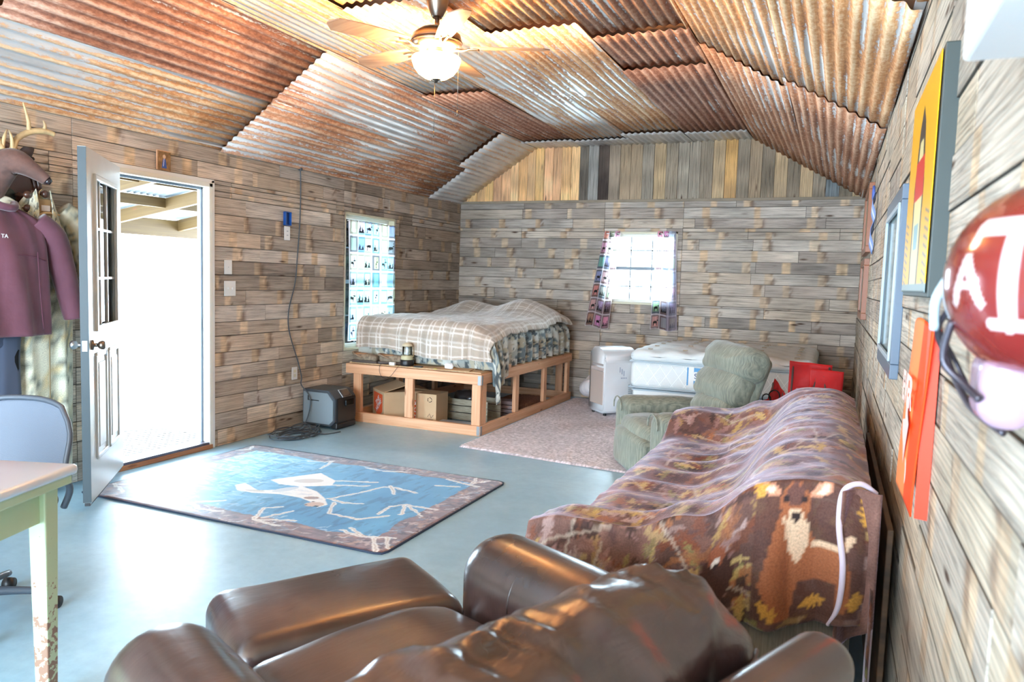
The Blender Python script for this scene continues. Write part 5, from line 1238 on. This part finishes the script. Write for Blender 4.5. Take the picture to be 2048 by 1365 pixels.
def garment(name, label, cat, cy, ztop, zbot, hw_top, hw_bot, x, depth, m, sleeves=True, collar=True, seed=1, hanger=True, paint=None, mcol=None):
    """a jacket hanging from a peg: a closed body with soft folds, sleeves and collar"""
    r = thing(name, label, cat, (x, cy, 0)); nv, nu = 44, 56; V, C, U, F = [], [], [], []
    for i in range(nv+1):
        t = i/nv; z = ztop+(zbot-ztop)*t
        sh = math.sin(min(t/.16, 1)*PI/2)
        w = (.055+(hw_top-.055)*sh)+(hw_bot-hw_top)*max(0, t-.16)/.84; d = (.035+depth*min(t/.3, 1))
        for j in range(nu):
            a = 2*PI*j/nu; ca, sa = math.cos(a), math.sin(a); fold = .016*math.sin(a*7+3*t+seed)*min(t*1.6, 1)+.008*math.sin(a*13+seed*2+t*5)
            yy = (w+fold*.4)*(abs(ca)**.8)*math.copysign(1, ca); xx = (d*.5+fold)*(abs(sa)**.8)*math.copysign(1, sa)
            V.append((xx, yy, z-.06*abs(ca)*(sh < 1)*t*0)); U.append((yy+seed, z)); C.append((0, 0, 0))
    for i in range(nv):
        for j in range(nu): F.append((i*nu+j, (i+1)*nu+j, (i+1)*nu+(j+1) % nu, i*nu+(j+1) % nu))
    F.append(tuple(range(nu))); F.append(tuple(nv*nu+j for j in range(nu))[::-1])
    U = np.array(U); col = lin(paint(U[:, 0][:, None], U[:, 1][:, None])[:, 0]) if paint else None
    mk('body', V, F, m, r, True, col, uv=U)
    if sleeves:
        for s in (-1, 1):
            P = [(0, s*(hw_top-.05), ztop-.075), (.02, s*(hw_top+.035), ztop-.17), (.03, s*(hw_top+.085), ztop-.35), (.045, s*(hw_top+.125), ztop-.56), (.05, s*(hw_top+.14), ztop-.66)]
            o = tubes('sleeve', [(P, [.065, .078, .072, .062, .052], 8)], m, r, 20)
            if paint:
                me = o.data; v = np.zeros(len(me.vertices)*3); me.vertices.foreach_get('co', v); v = v.reshape(-1, 3); a = me.color_attributes.new('Col', 'FLOAT_COLOR', 'POINT'); c = np.ones((len(v), 4), np.float32)
                c[:, :3] = lin(paint((v[:, 1]+seed+v[:, 0])[:, None], v[:, 2][:, None])[:, 0]); a.data.foreach_set('color', c.ravel())
    return r
def clothes():
    MM = simple('maroon_fleece', (.41, .24, .29), .85, c2=(.36, .20, .25), ns=5, sheen=.5, bump=.003, bs=14)
    r = garment('maroon_jacket', 'maroon fleece jacket with white chest embroidery hanging at the left', 'jacket', 2.765, 1.78, 1.03, .25, .255, .22, .15, MM, seed=2)
    tubes('collar', [([(.0, -.06, 1.80), (.05, -.03, 1.77), (.06, .03, 1.765), (.0, .075, 1.79)], .022, 6)], MM, r, 10)
    tubes('zip_seam', [([(.098, .14, 1.52), (.105, .145, 1.3), (.10, .165, 1.07)], .003, 5)], simple('maroon_seam', (.36, .18, .24), .8), r, 6)
    tubes('zip_seam', [([(.10, -.02, 1.50), (.10, .10, 1.495), (.08, .20, 1.47)], .003, 5)], simple('maroon_seam2', (.36, .18, .24), .8), r, 6)
    text('TA', .03, (.104, -.05, 1.60), (PI/2, 0, PI/2), M_WHITE, r, 'embroidery', ext=.001)
    pal = ((.80, .77, .66), (.68, .68, .61), (.87, .85, .76), (.52, .52, .47), (.83, .75, .58)); cam = lambda X, Y: camo_color(X*1.1, Y*2.9, 40, pal)
    MCm = vcol_mat('leaf_camo', .85, .3, (1, 1, 1), 1, 160)
    r = garment('camo_coveralls', 'tan leaf camouflage coveralls hanging beside the open door, reaching nearly to the floor', 'coveralls', 3.05, 1.87, .055, .21, .19, .10, .10, MCm, seed=5, paint=cam)
    Pn = Paint(.20, .30, .008, (.7, .66, .5)); Pn.C = cam(Pn.X+3, Pn.Y)
    for s in (-1, 1):
        V, F, C, U = Pn.grid(lambda X, Y: (.055+.03*np.sin(Y*9)-.1*(X/.2)**2*.2, s*(.03+X*.55*(1-Y/.36)+.015), 1.60+Y-.25*X)); solid(mk('lapel', V, F, MCm, r, True, C, uv=U), .008)
    box('lining', (.056, .01, 1.775), (.006, .09, .14), simple('tan_lining', (.66, .52, .36), .8), r); box('neck_label', (.062, .015, 1.79), (.003, .055, .035), simple('label_cloth', (.82, .74, .68), .8), r); box('neck_label', (.062, .03, 1.735), (.003, .03, .022), M_WHITE, r)
    tubes('hanger', [([(.07, -.10, 1.70), (.07, .0, 1.76), (.07, .10, 1.755)], .006, 3), ([(.03, .0, 1.85), (.03, .0, 1.885), (.03, .018, 1.905)], .003, 4)], simple('hanger_wood', (.80, .64, .44), .5), r, 8)
    tubes('zip', [([(.066, .02, 1.60), (.07, .02, 1.2), (.07, .015, .6)], .004, 5)], simple('brown_zip', (.50, .42, .30), .7), r, 6)
    tubes('belt_strap', [([(.06, -.17, 1.0), (.08, -.20, .90), (.07, -.19, .80)], .018, 4)], MCm, r, 8)
    r = thing('dark_trousers', 'dark blue grey trousers hanging under the maroon jacket', 'trousers', (.14, 2.74, 0))
    for s in (-1, 1): cushion('leg', (0, s*.085, .62), (.10, .15, .86), .045, simple('navy_cloth', (.26, .29, .36), .9, sheen=.3), r, 10, lambda P, h: P+.02*(np.stack([vnoise(P[:, 1]*9, P[:, 2]*4, k) for k in (1, 2, 3)], 1)-.5))
    cushion('waist', (0, 0, 1.02), (.10, .30, .16), .04, simple('navy_cloth2', (.24, .27, .34), .9), r, 8)
clothes()
def deer_mount():
    r = thing('deer_mount', 'mounted brown deer head with pale antlers above the coat rack', 'deer head', (.04, 2.80, 1.98))
    fur = simple('deer_fur', (.44, .31, .27), .8, c2=(.34, .24, .21), ns=18, sheen=.3)
    bm = bmesh.new(); pts = [((0, -.02, -.12), .10), ((.10, -.01, -.02), .09), ((.19, .0, .04), .078), ((.235, .03, .045), .070), ((.275, .07, .015), .050), ((.31, .115, -.025), .036), ((.325, .135, -.045), .030)]
    o = tubes('head', [([p for p, _ in pts], [q for _, q in pts], 8)], fur, r, 22)
    lathe('neck_plate', [(0, 0), (.13, 0), (.12, .02), (0, .02)], M_DARKW, r, 24, (0, 0, -.12), 'X').location = (-.03, 0, 0)
    tubes('nose', [([(.325, .137, -.046), (.338, .152, -.058)], [.028, .014], 1)], simple('nose_dark', (.16, .12, .13), .25), r, 14)
    for s in (-1, 1):
        tubes('ear', [([(.19, s*.07, .09), (.18, s*.12, .12), (.17, s*.165, .15)], [.020, .034, .006], 6)], simple('ear_dark', (.24, .20, .20), .8), r, 10)
        lathe('eye', [(0, -.013), (.009, -.009), (.013, 0), (.009, .009), (0, .013)], simple('eye', (.05, .04, .04), .08), r, 14, (.255, .045+s*.055, .075))
        B = [(.19, s*.03, .11), (.18, s*.06, .18), (.185, s*.13, .235), (.20, s*.21, .255), (.215, s*.265, .245)]
        T = [([B[2], (.19, s*.125, .30), (.185, s*.10, .40)], [.014, .010, .003], 5), ([B[3], (.205, s*.215, .285), (.205, s*.205, .315)], [.013, .009, .004], 4), ([B[0], (.20, s*.02, .18), (.20, s*.005, .225)], [.014, .009, .003], 4)]
        tubes('antler', [(B, [.020, .017, .018, .017, .014], 6)]+T, simple('antler_bone', (.78, .68, .50), .55, c2=(.62, .52, .38), ns=12), r, 12)
deer_mount()

# ------------------------------------------------------------------ right wall pictures and signs
def frame_pic(name, lab, cat, y0, y1, z0, z1, xf, fw, mframe, mpic, inner=None, arch=0, glass=False):
    r = thing(name, lab, cat, (RW, (y0+y1)/2, (z0+z1)/2)); w, h = y1-y0, z1-z0; d = RW-xf
    boxes('frame', [((-d/2, 0, h/2-fw/2), (d, w, fw)), ((-d/2, 0, -h/2+fw/2), (d, w, fw)), ((-d/2, w/2-fw/2, 0), (d, fw, h-2*fw)), ((-d/2, -w/2+fw/2, 0), (d, fw, h-2*fw))], mframe, r, .003)
    box('picture', (-d*.55, 0, 0), (.004, w-2*fw, h-2*fw), mpic, r, bev=0)
    return r
MWF = simple('varnished_wood', (.58, .34, .20), .35, coat=.3); MGF = simple('blue_grey_frame', (.34, .40, .47), .35, coat=.3)
frame_pic('wooden_frame', 'upper of the two brown wooden frames near the far right corner', 'picture frame', 6.35, 7.25, 1.74, 2.27, 4.785, .05, MWF, simple('pic_a', (.70, .62, .50), .5, c2=(.40, .42, .36), ns=8))
frame_pic('wooden_frame', 'lower of the two brown wooden frames near the far right corner', 'picture frame', 6.35, 7.25, 1.22, 1.69, 4.785, .05, MWF, simple('pic_b', (.60, .56, .50), .5, c2=(.44, .40, .34), ns=8))
r = frame_pic('mirror_frame', 'tall blue grey frame with pale glass on the right wall beyond the yellow poster', 'picture frame', 3.04, 3.92, 1.125, 1.835, 4.795, .055, MGF, simple('pale_glass', (.62, .70, .70), .12, .3))
boxes('inner_bevel', [((-.030, 0, .285), (.012, .74, .02)), ((-.030, 0, -.285), (.012, .74, .02)), ((-.030, .365, 0), (.012, .02, .58)), ((-.030, -.365, 0), (.012, .02, .58))], simple('pale_bevel', (.66, .72, .76), .3), r, .003)
def poster():
    y0, y1, z0, z1, xf = 1.955, 2.62, 1.435, 2.01, 4.783; w, h = y1-y0, z1-z0
    r = thing('yellow_poster', 'yellow poster with a dark outlined figure and red band in a deep black frame', 'poster', (0, 0, 0))
    box('box_frame', ((xf+RW)/2+.004, (y0+y1)/2, (z0+z1)/2), (RW-xf-.004, w, h), simple('frame_black', (.20, .23, .22), .5), r, bev=.003)
    p = Paint(w, h, .005, (.92, .66, .10)); cx = w*.50
    p.poly([(cx-.12, 0), (cx+.12, 0), (cx+.13, .30), (cx+.07, .46), (cx, .52), (cx-.07, .46), (cx-.13, .30)], (.24, .22, .20)); p.poly([(cx-.09, .0), (cx+.09, .0), (cx+.10, .29), (cx+.04, .42), (cx-.04, .42), (cx-.10, .29)], (.86, .80, .56))
    p.poly([(cx-.12, .26), (cx+.12, .26), (cx+.11, .37), (cx-.11, .37)], (.80, .18, .14)); p.poly([(cx-.05, .12), (cx+.05, .12), (cx+.06, .19), (cx-.06, .19)], (.50, .64, .66))
    for k in range(9): p.stroke([(.02, .02+k*.022), (.11, .035+k*.022)], .008, (.46, .44, .40)); p.stroke([(w-.11, .02+k*.022), (w-.02, .035+k*.022)], .008, (.46, .44, .40))
    p.poly([(0, 0), (w, 0), (w, .022), (0, .022)], (.50, .56, .56))
    V, F, C, U = p.grid(lambda X, Y: (xf+.001+0*X, y0+.012+X*(w-.024)/w, z0+.012+Y*(h-.024)/h)); solid(mk('print', V, F[:, ::-1], vcol_mat('poster_print', .35), r, True, C, uv=U), .002)
poster()
def ribbon():
    r = thing('blue_ribbon', 'crumpled blue and white ribbon pinned beside the far wooden frames', 'ribbon', (RW-.03, 5.75, 1.92))
    p = Paint(.12, .42, .01, (.50, .60, .82)); p.C = np.where((np.abs(p.X-.06) < .018)[..., None], np.array((.84, .86, .92)), p.C)
    V, F, C, U = p.grid(lambda X, Y: (.008+.012*np.sin(Y*30+X*20), X-.06+.012*np.sin(Y*17), Y-.22)); solid(mk('tail', V, F, vcol_mat('ribbon_cloth', .5), r, True, C, uv=U), .002)
    lathe('rosette', [(0, -.01), (.045, -.008), (.05, 0), (.045, .008), (0, .012)], simple('ribbon_blue', (.30, .40, .70), .5), r, 18, (0, 0, .20), 'X')
ribbon()
def orange_sign():
    r = thing('orange_pennant', 'curled orange paper sign with pale lettering taped on the right wall', 'sign', (0, 0, 0))
    w, h = .42, .44; p = Paint(w, h, .012, (.98, .52, .28)); p.C = np.where((p.X < .10)[..., None], np.array((.94, .28, .08)), p.C)
    def fn(X, Y): return (RW-.030-.012*np.sin(X/w*PI)-.02*(X < .09)*0-.008*np.cos(Y*6), 1.93+X-.03*(Y/h), .925+Y+.02*np.sin(X*9)-.10*(1-Y/h)*(X/w-.3)*0)
    V, F, C, U = p.grid(fn); solid(mk('paper', V, F[:, ::-1], vcol_mat('orange_paper', .6), r, True, C, uv=U), .003)
    V = [(RW-.03, 1.925, .925), (RW-.03, 1.925, 1.365), (RW-.004, 1.915, 1.365), (RW-.004, 1.915, .925)]; solid(mk('folded_edge', V, [(0, 1, 2, 3)], simple('deep_orange', (.86, .22, .06), .6), r, False), .002)
    MP = simple('pale_ink', (.98, .78, .74), .6)
    text('EVER', .11, (RW-.049, 2.10, 1.20), (PI/2, 0, -PI/2), MP, r, ext=.0004, sx=1.0); text('D', .11, (RW-.046, 2.06, 1.0), (PI/2, 0, -PI/2), MP, r, ext=.0004)
    pts = [(.0, .07), (.05, .07), (.05, .03), (.09, .01), (.05, -.05), (.02, -.10), (-.01, -.06), (-.05, -.03), (-.06, 0), (.0, .01)]
    mk('outline_mark', [(RW-.049, 2.09-a, 1.12+b) for a, b in pts], [tuple(range(len(pts)))], MP, r, False)
orange_sign()
def helmet():
    cx, cy, cz = 4.824, .98, 1.462
    r = thing('football_helmet', 'glossy maroon football helmet with white letters and wire face guard on the right wall', 'helmet', (cx, cy, cz))
    rx, ry, rz = .112, .16, .112; nx, ny = 150, 110
    A, B = np.meshgrid(np.linspace(-1.62, 1.62, nx), np.linspace(-.95, PI/2, ny), indexing='ij')   # A: 0 faces the room, positive turns to the near end
    x = -rx*np.cos(A)*np.cos(B); y = -ry*np.sin(A)*np.cos(B); z = rz*np.sin(B)+0*A
    x = np.minimum(x, RW-.012-cx); col = np.ones(A.shape+(3,))*np.array((.48, .15, .14)); W_ = np.array((.82, .74, .74))
    a = (A-.86)*.150; b = z*1.28
    def seg(p, q, wd):
        dx, dz = q[0]-p[0], q[1]-p[1]; t = np.clip(((a-p[0])*dx+(b-p[1])*dz)/(dx*dx+dz*dz), 0, 1); col[np.hypot(a-p[0]-t*dx, b-p[1]-t*dz) < wd] = W_
    seg((-.055, .068), (.055, .068), .012); seg((0, .068), (0, -.055), .011); seg((-.022, -.055), (.022, -.055), .009); seg((-.058, .068), (-.058, .048), .008); seg((.058, .068), (.058, .048), .008)
    seg((-.085, -.03), (-.064, .028), .007); seg((-.064, .028), (-.036, -.03), .007); seg((-.078, -.008), (-.048, -.008), .005)
    for p_, q_ in (((.034, -.03), (.034, .032)), ((.034, .032), (.060, -.010)), ((.060, -.010), (.086, .032)), ((.086, .032), (.086, -.03))): seg(p_, q_, .007)
    V = np.stack([x, y, z], -1).reshape(-1, 3); I = np.arange(nx*ny).reshape(nx, ny); F = np.stack([I[:-1, :-1], I[1:, :-1], I[1:, 1:], I[:-1, 1:]], -1).reshape(-1, 4)
    k = N('helmet_gloss'); k.set('Base Color', k.attr().outputs['Color']); k.set('Roughness', .2); k.set('Coat Weight', .8); k.set('Coat Roughness', .06)
    solid(mk('shell', V, F, k.m, r, True, lin(col).reshape(-1, 3)), .003, 1)
    pl = N('violet_plastic'); pl.set('Base Color', L3((.74, .62, .70))); pl.set('Roughness', .15); pl.set('Alpha', .7)
    cushion('jaw_flap', (-.045, .015, -.120), (.06, .12, .09), .028, pl.m, r, 8, lambda P, h: P*np.stack([1+0*P[:, 0], .6+.4*(P[:, 2]/h[2]+1)/2, 1+0*P[:, 0]], 1))
    wire = simple('guard_wire', (.26, .24, .27), .3, .5)
    tubes('face_guard', [([(-.09, .07, -.02), (-.105, .11, -.06), (-.09, .12, -.10), (-.07, .07, -.15), (-.045, .0, -.17)], .004, 6), ([(-.105, -.01, -.045), (-.11, .0, -.09), (-.09, -.01, -.115), (-.075, -.03, -.13)], .0045, 6), ([(-.105, .11, -.06), (-.075, .14, -.11), (-.05, .09, -.17)], .003, 6)], wire, r, 8)
    tubes('guard_clip', [([(-.095, .05, .02), (-.112, .08, -.02), (-.11, .10, -.06)], .006, 5)], simple('clip_clear', (.70, .78, .82), .2), r, 8)
helmet()
def bracket():
    r = thing('white_shelf', 'white shelf with its support bracket at the top right corner of the view', 'shelf', (RW, .80, 1.70))
    box('shelf_board', (-.0535, -.05, .075), (.105, .62, .10), M_WHITE, r, bev=.006); tubes('bracket_arm', [([(-.03, .06, .02), (-.022, .06, -.05), (-.015, .06, -.085)], .012, 3)], M_WHITE, r, 8)
bracket()

# ------------------------------------------------------------------ folded red camp chairs behind the sofa
def camp_chairs():
    R = simple('red_nylon', (.84, .12, .12), .6, c2=(.76, .09, .10), ns=6, sheen=.3, bump=.004, bs=18); PO = simple('pole_grey', (.42, .38, .38), .35, .6)
    def sheet(nm, r, pts, nu=14, nv=14, amp=.02, sd=1):
        a, b, c, d = [np.array(p, float) for p in pts]; V, F = [], []
        for i in range(nu+1):
            for j in range(nv+1):
                u, v = i/nu, j/nv; p = a*(1-u)*(1-v)+b*u*(1-v)+c*u*v+d*(1-u)*v; nn = float(vnoise(u*4+sd, v*4, sd))-.5; V.append(p+np.array((.2, 1, .3))*nn*amp)
        for i in range(nu):
            for j in range(nv): k = i*(nv+1)+j; F.append((k, k+nv+1, k+nv+2, k+1))
        return solid(mk(nm, V, F, R, r, True), .005, 0)
    r = thing('red_camp_chair', 'bright red folding camp chair standing between the mattress and the right wall', 'camp chair', (4.45, 6.60, 0))
    sheet('back_fabric', r, [(-.17, .05, .50), (.14, .10, .46), (.16, .10, .815), (-.17, .05, .84)], sd=2); sheet('seat_fabric', r, [(.0, -.06, .45), (.24, -.02, .42), (.25, -.02, .78), (-.01, -.06, .80)], sd=3)
    sheet('arm_fabric', r, [(-.16, -.06, .55), (-.02, -.09, .52), (.02, -.07, .66), (-.10, -.05, .62)], 8, 8, sd=5)
    for a, b in (((-.16, .04, .004), (-.14, .06, .83)), ((.16, .08, .004), (.14, .10, .80)), ((-.05, -.07, .004), (.04, -.05, .72)), ((.22, -.02, .004), (.10, -.04, .74))): tubes('leg', [([a, b], .009, 1)], PO, r, 8)
    r = thing('red_camp_chair', 'smaller folded red camp chair with a black cup ring against the white mattress', 'camp chair', (4.20, 6.50, 0))
    sheet('pointed_fabric', r, [(-.10, 0, .40), (.03, -.02, .46), (.08, -.01, .56), (-.02, .0, .70)], 10, 10, sd=7)
    sheet('pocket_fabric', r, [(-.11, -.01, .36), (-.02, -.02, .40), (-.03, -.01, .54), (-.11, 0, .50)], 8, 8, sd=8)
    for c, q in (((-.015, -.04, .555), .042), ((-.075, -.05, .53), .032)): tubes('cup_ring', [([(c[0]+q*math.cos(a), c[1], c[2]+q*1.15*math.sin(a)) for a in np.linspace(0, 2*PI, 22)], .005, 1)], M_BLACK, r, 8)
    for a, b in (((.0, .0, .004), (.05, .0, .60)), ((-.10, .02, .004), (-.03, .0, .66))): tubes('leg', [([a, b], .009, 1)], PO, r, 8)
camp_chairs()

# ------------------------------------------------------------------ fittings that belong to a part hang under that part
def nest():
    rules = {'key': 'knob', 'key_fob': 'knob', 'latch_plate': 'door_edge', 'toggle': 'cover', 'socket': 'cover', 'screw': 'cover', 'slot': None, 'arm_seam': 'armrest', 'arm_welt': 'armrest', 'back_seam': 'back_cushion',
             'brand_label': 'mattress_side', 'quilt_stitching': 'mattress_side', 'tuft': 'pillow_top', 'orange_square': 'carton', 'flap': 'carton', 'recycling_mark': 'carton', 'print_mark': 'carton', 'trim_ring': 'motor_housing', 'finial': 'lamp_bowl',
             'blade_iron': 'blade', 'display': 'display_bezel', 'handle': 'front_panel', 'grip': 'side_panel', 'heel_strap': 'upper', 'opening': 'upper', 'eye': 'head', 'ear': 'head', 'nose': 'head', 'cap': 'globe', 'zip_seam': 'body', 'embroidery': 'body',
             'neck_label': 'lining', 'red_stripe': 'bottle_body', 'ear_hole': 'shell', 'guard_clip': 'face_guard', 'caster': 'base_leg', 'turned_hem': 'fleece', 'hem': 'fleece', 'turned_flap': 'fleece', 'corner_bracket': 'top_rail', 'latch': 'case', 'corner_cap': 'case'}
    base = lambda o: o.name.split('.')[0]
    def centre(o):
        v = [Vector(c) for c in o.bound_box]; return o.matrix_basis @ (sum(v, Vector())/8)
    for r in [o for o in COL.objects if o.parent is None and o.type == 'EMPTY']:
        ch = [c for c in COL.objects if c.parent is r and c.type == 'MESH']
        for c in ch:
            want = rules.get(base(c))
            if not want: continue
            c2 = [q for q in ch if base(q) == want and q is not c]
            if not c2: continue
            p = min(c2, key=lambda q: (centre(q)-centre(c)).length); c.parent = p; c.matrix_parent_inverse = p.matrix_basis.inverted()
nest()
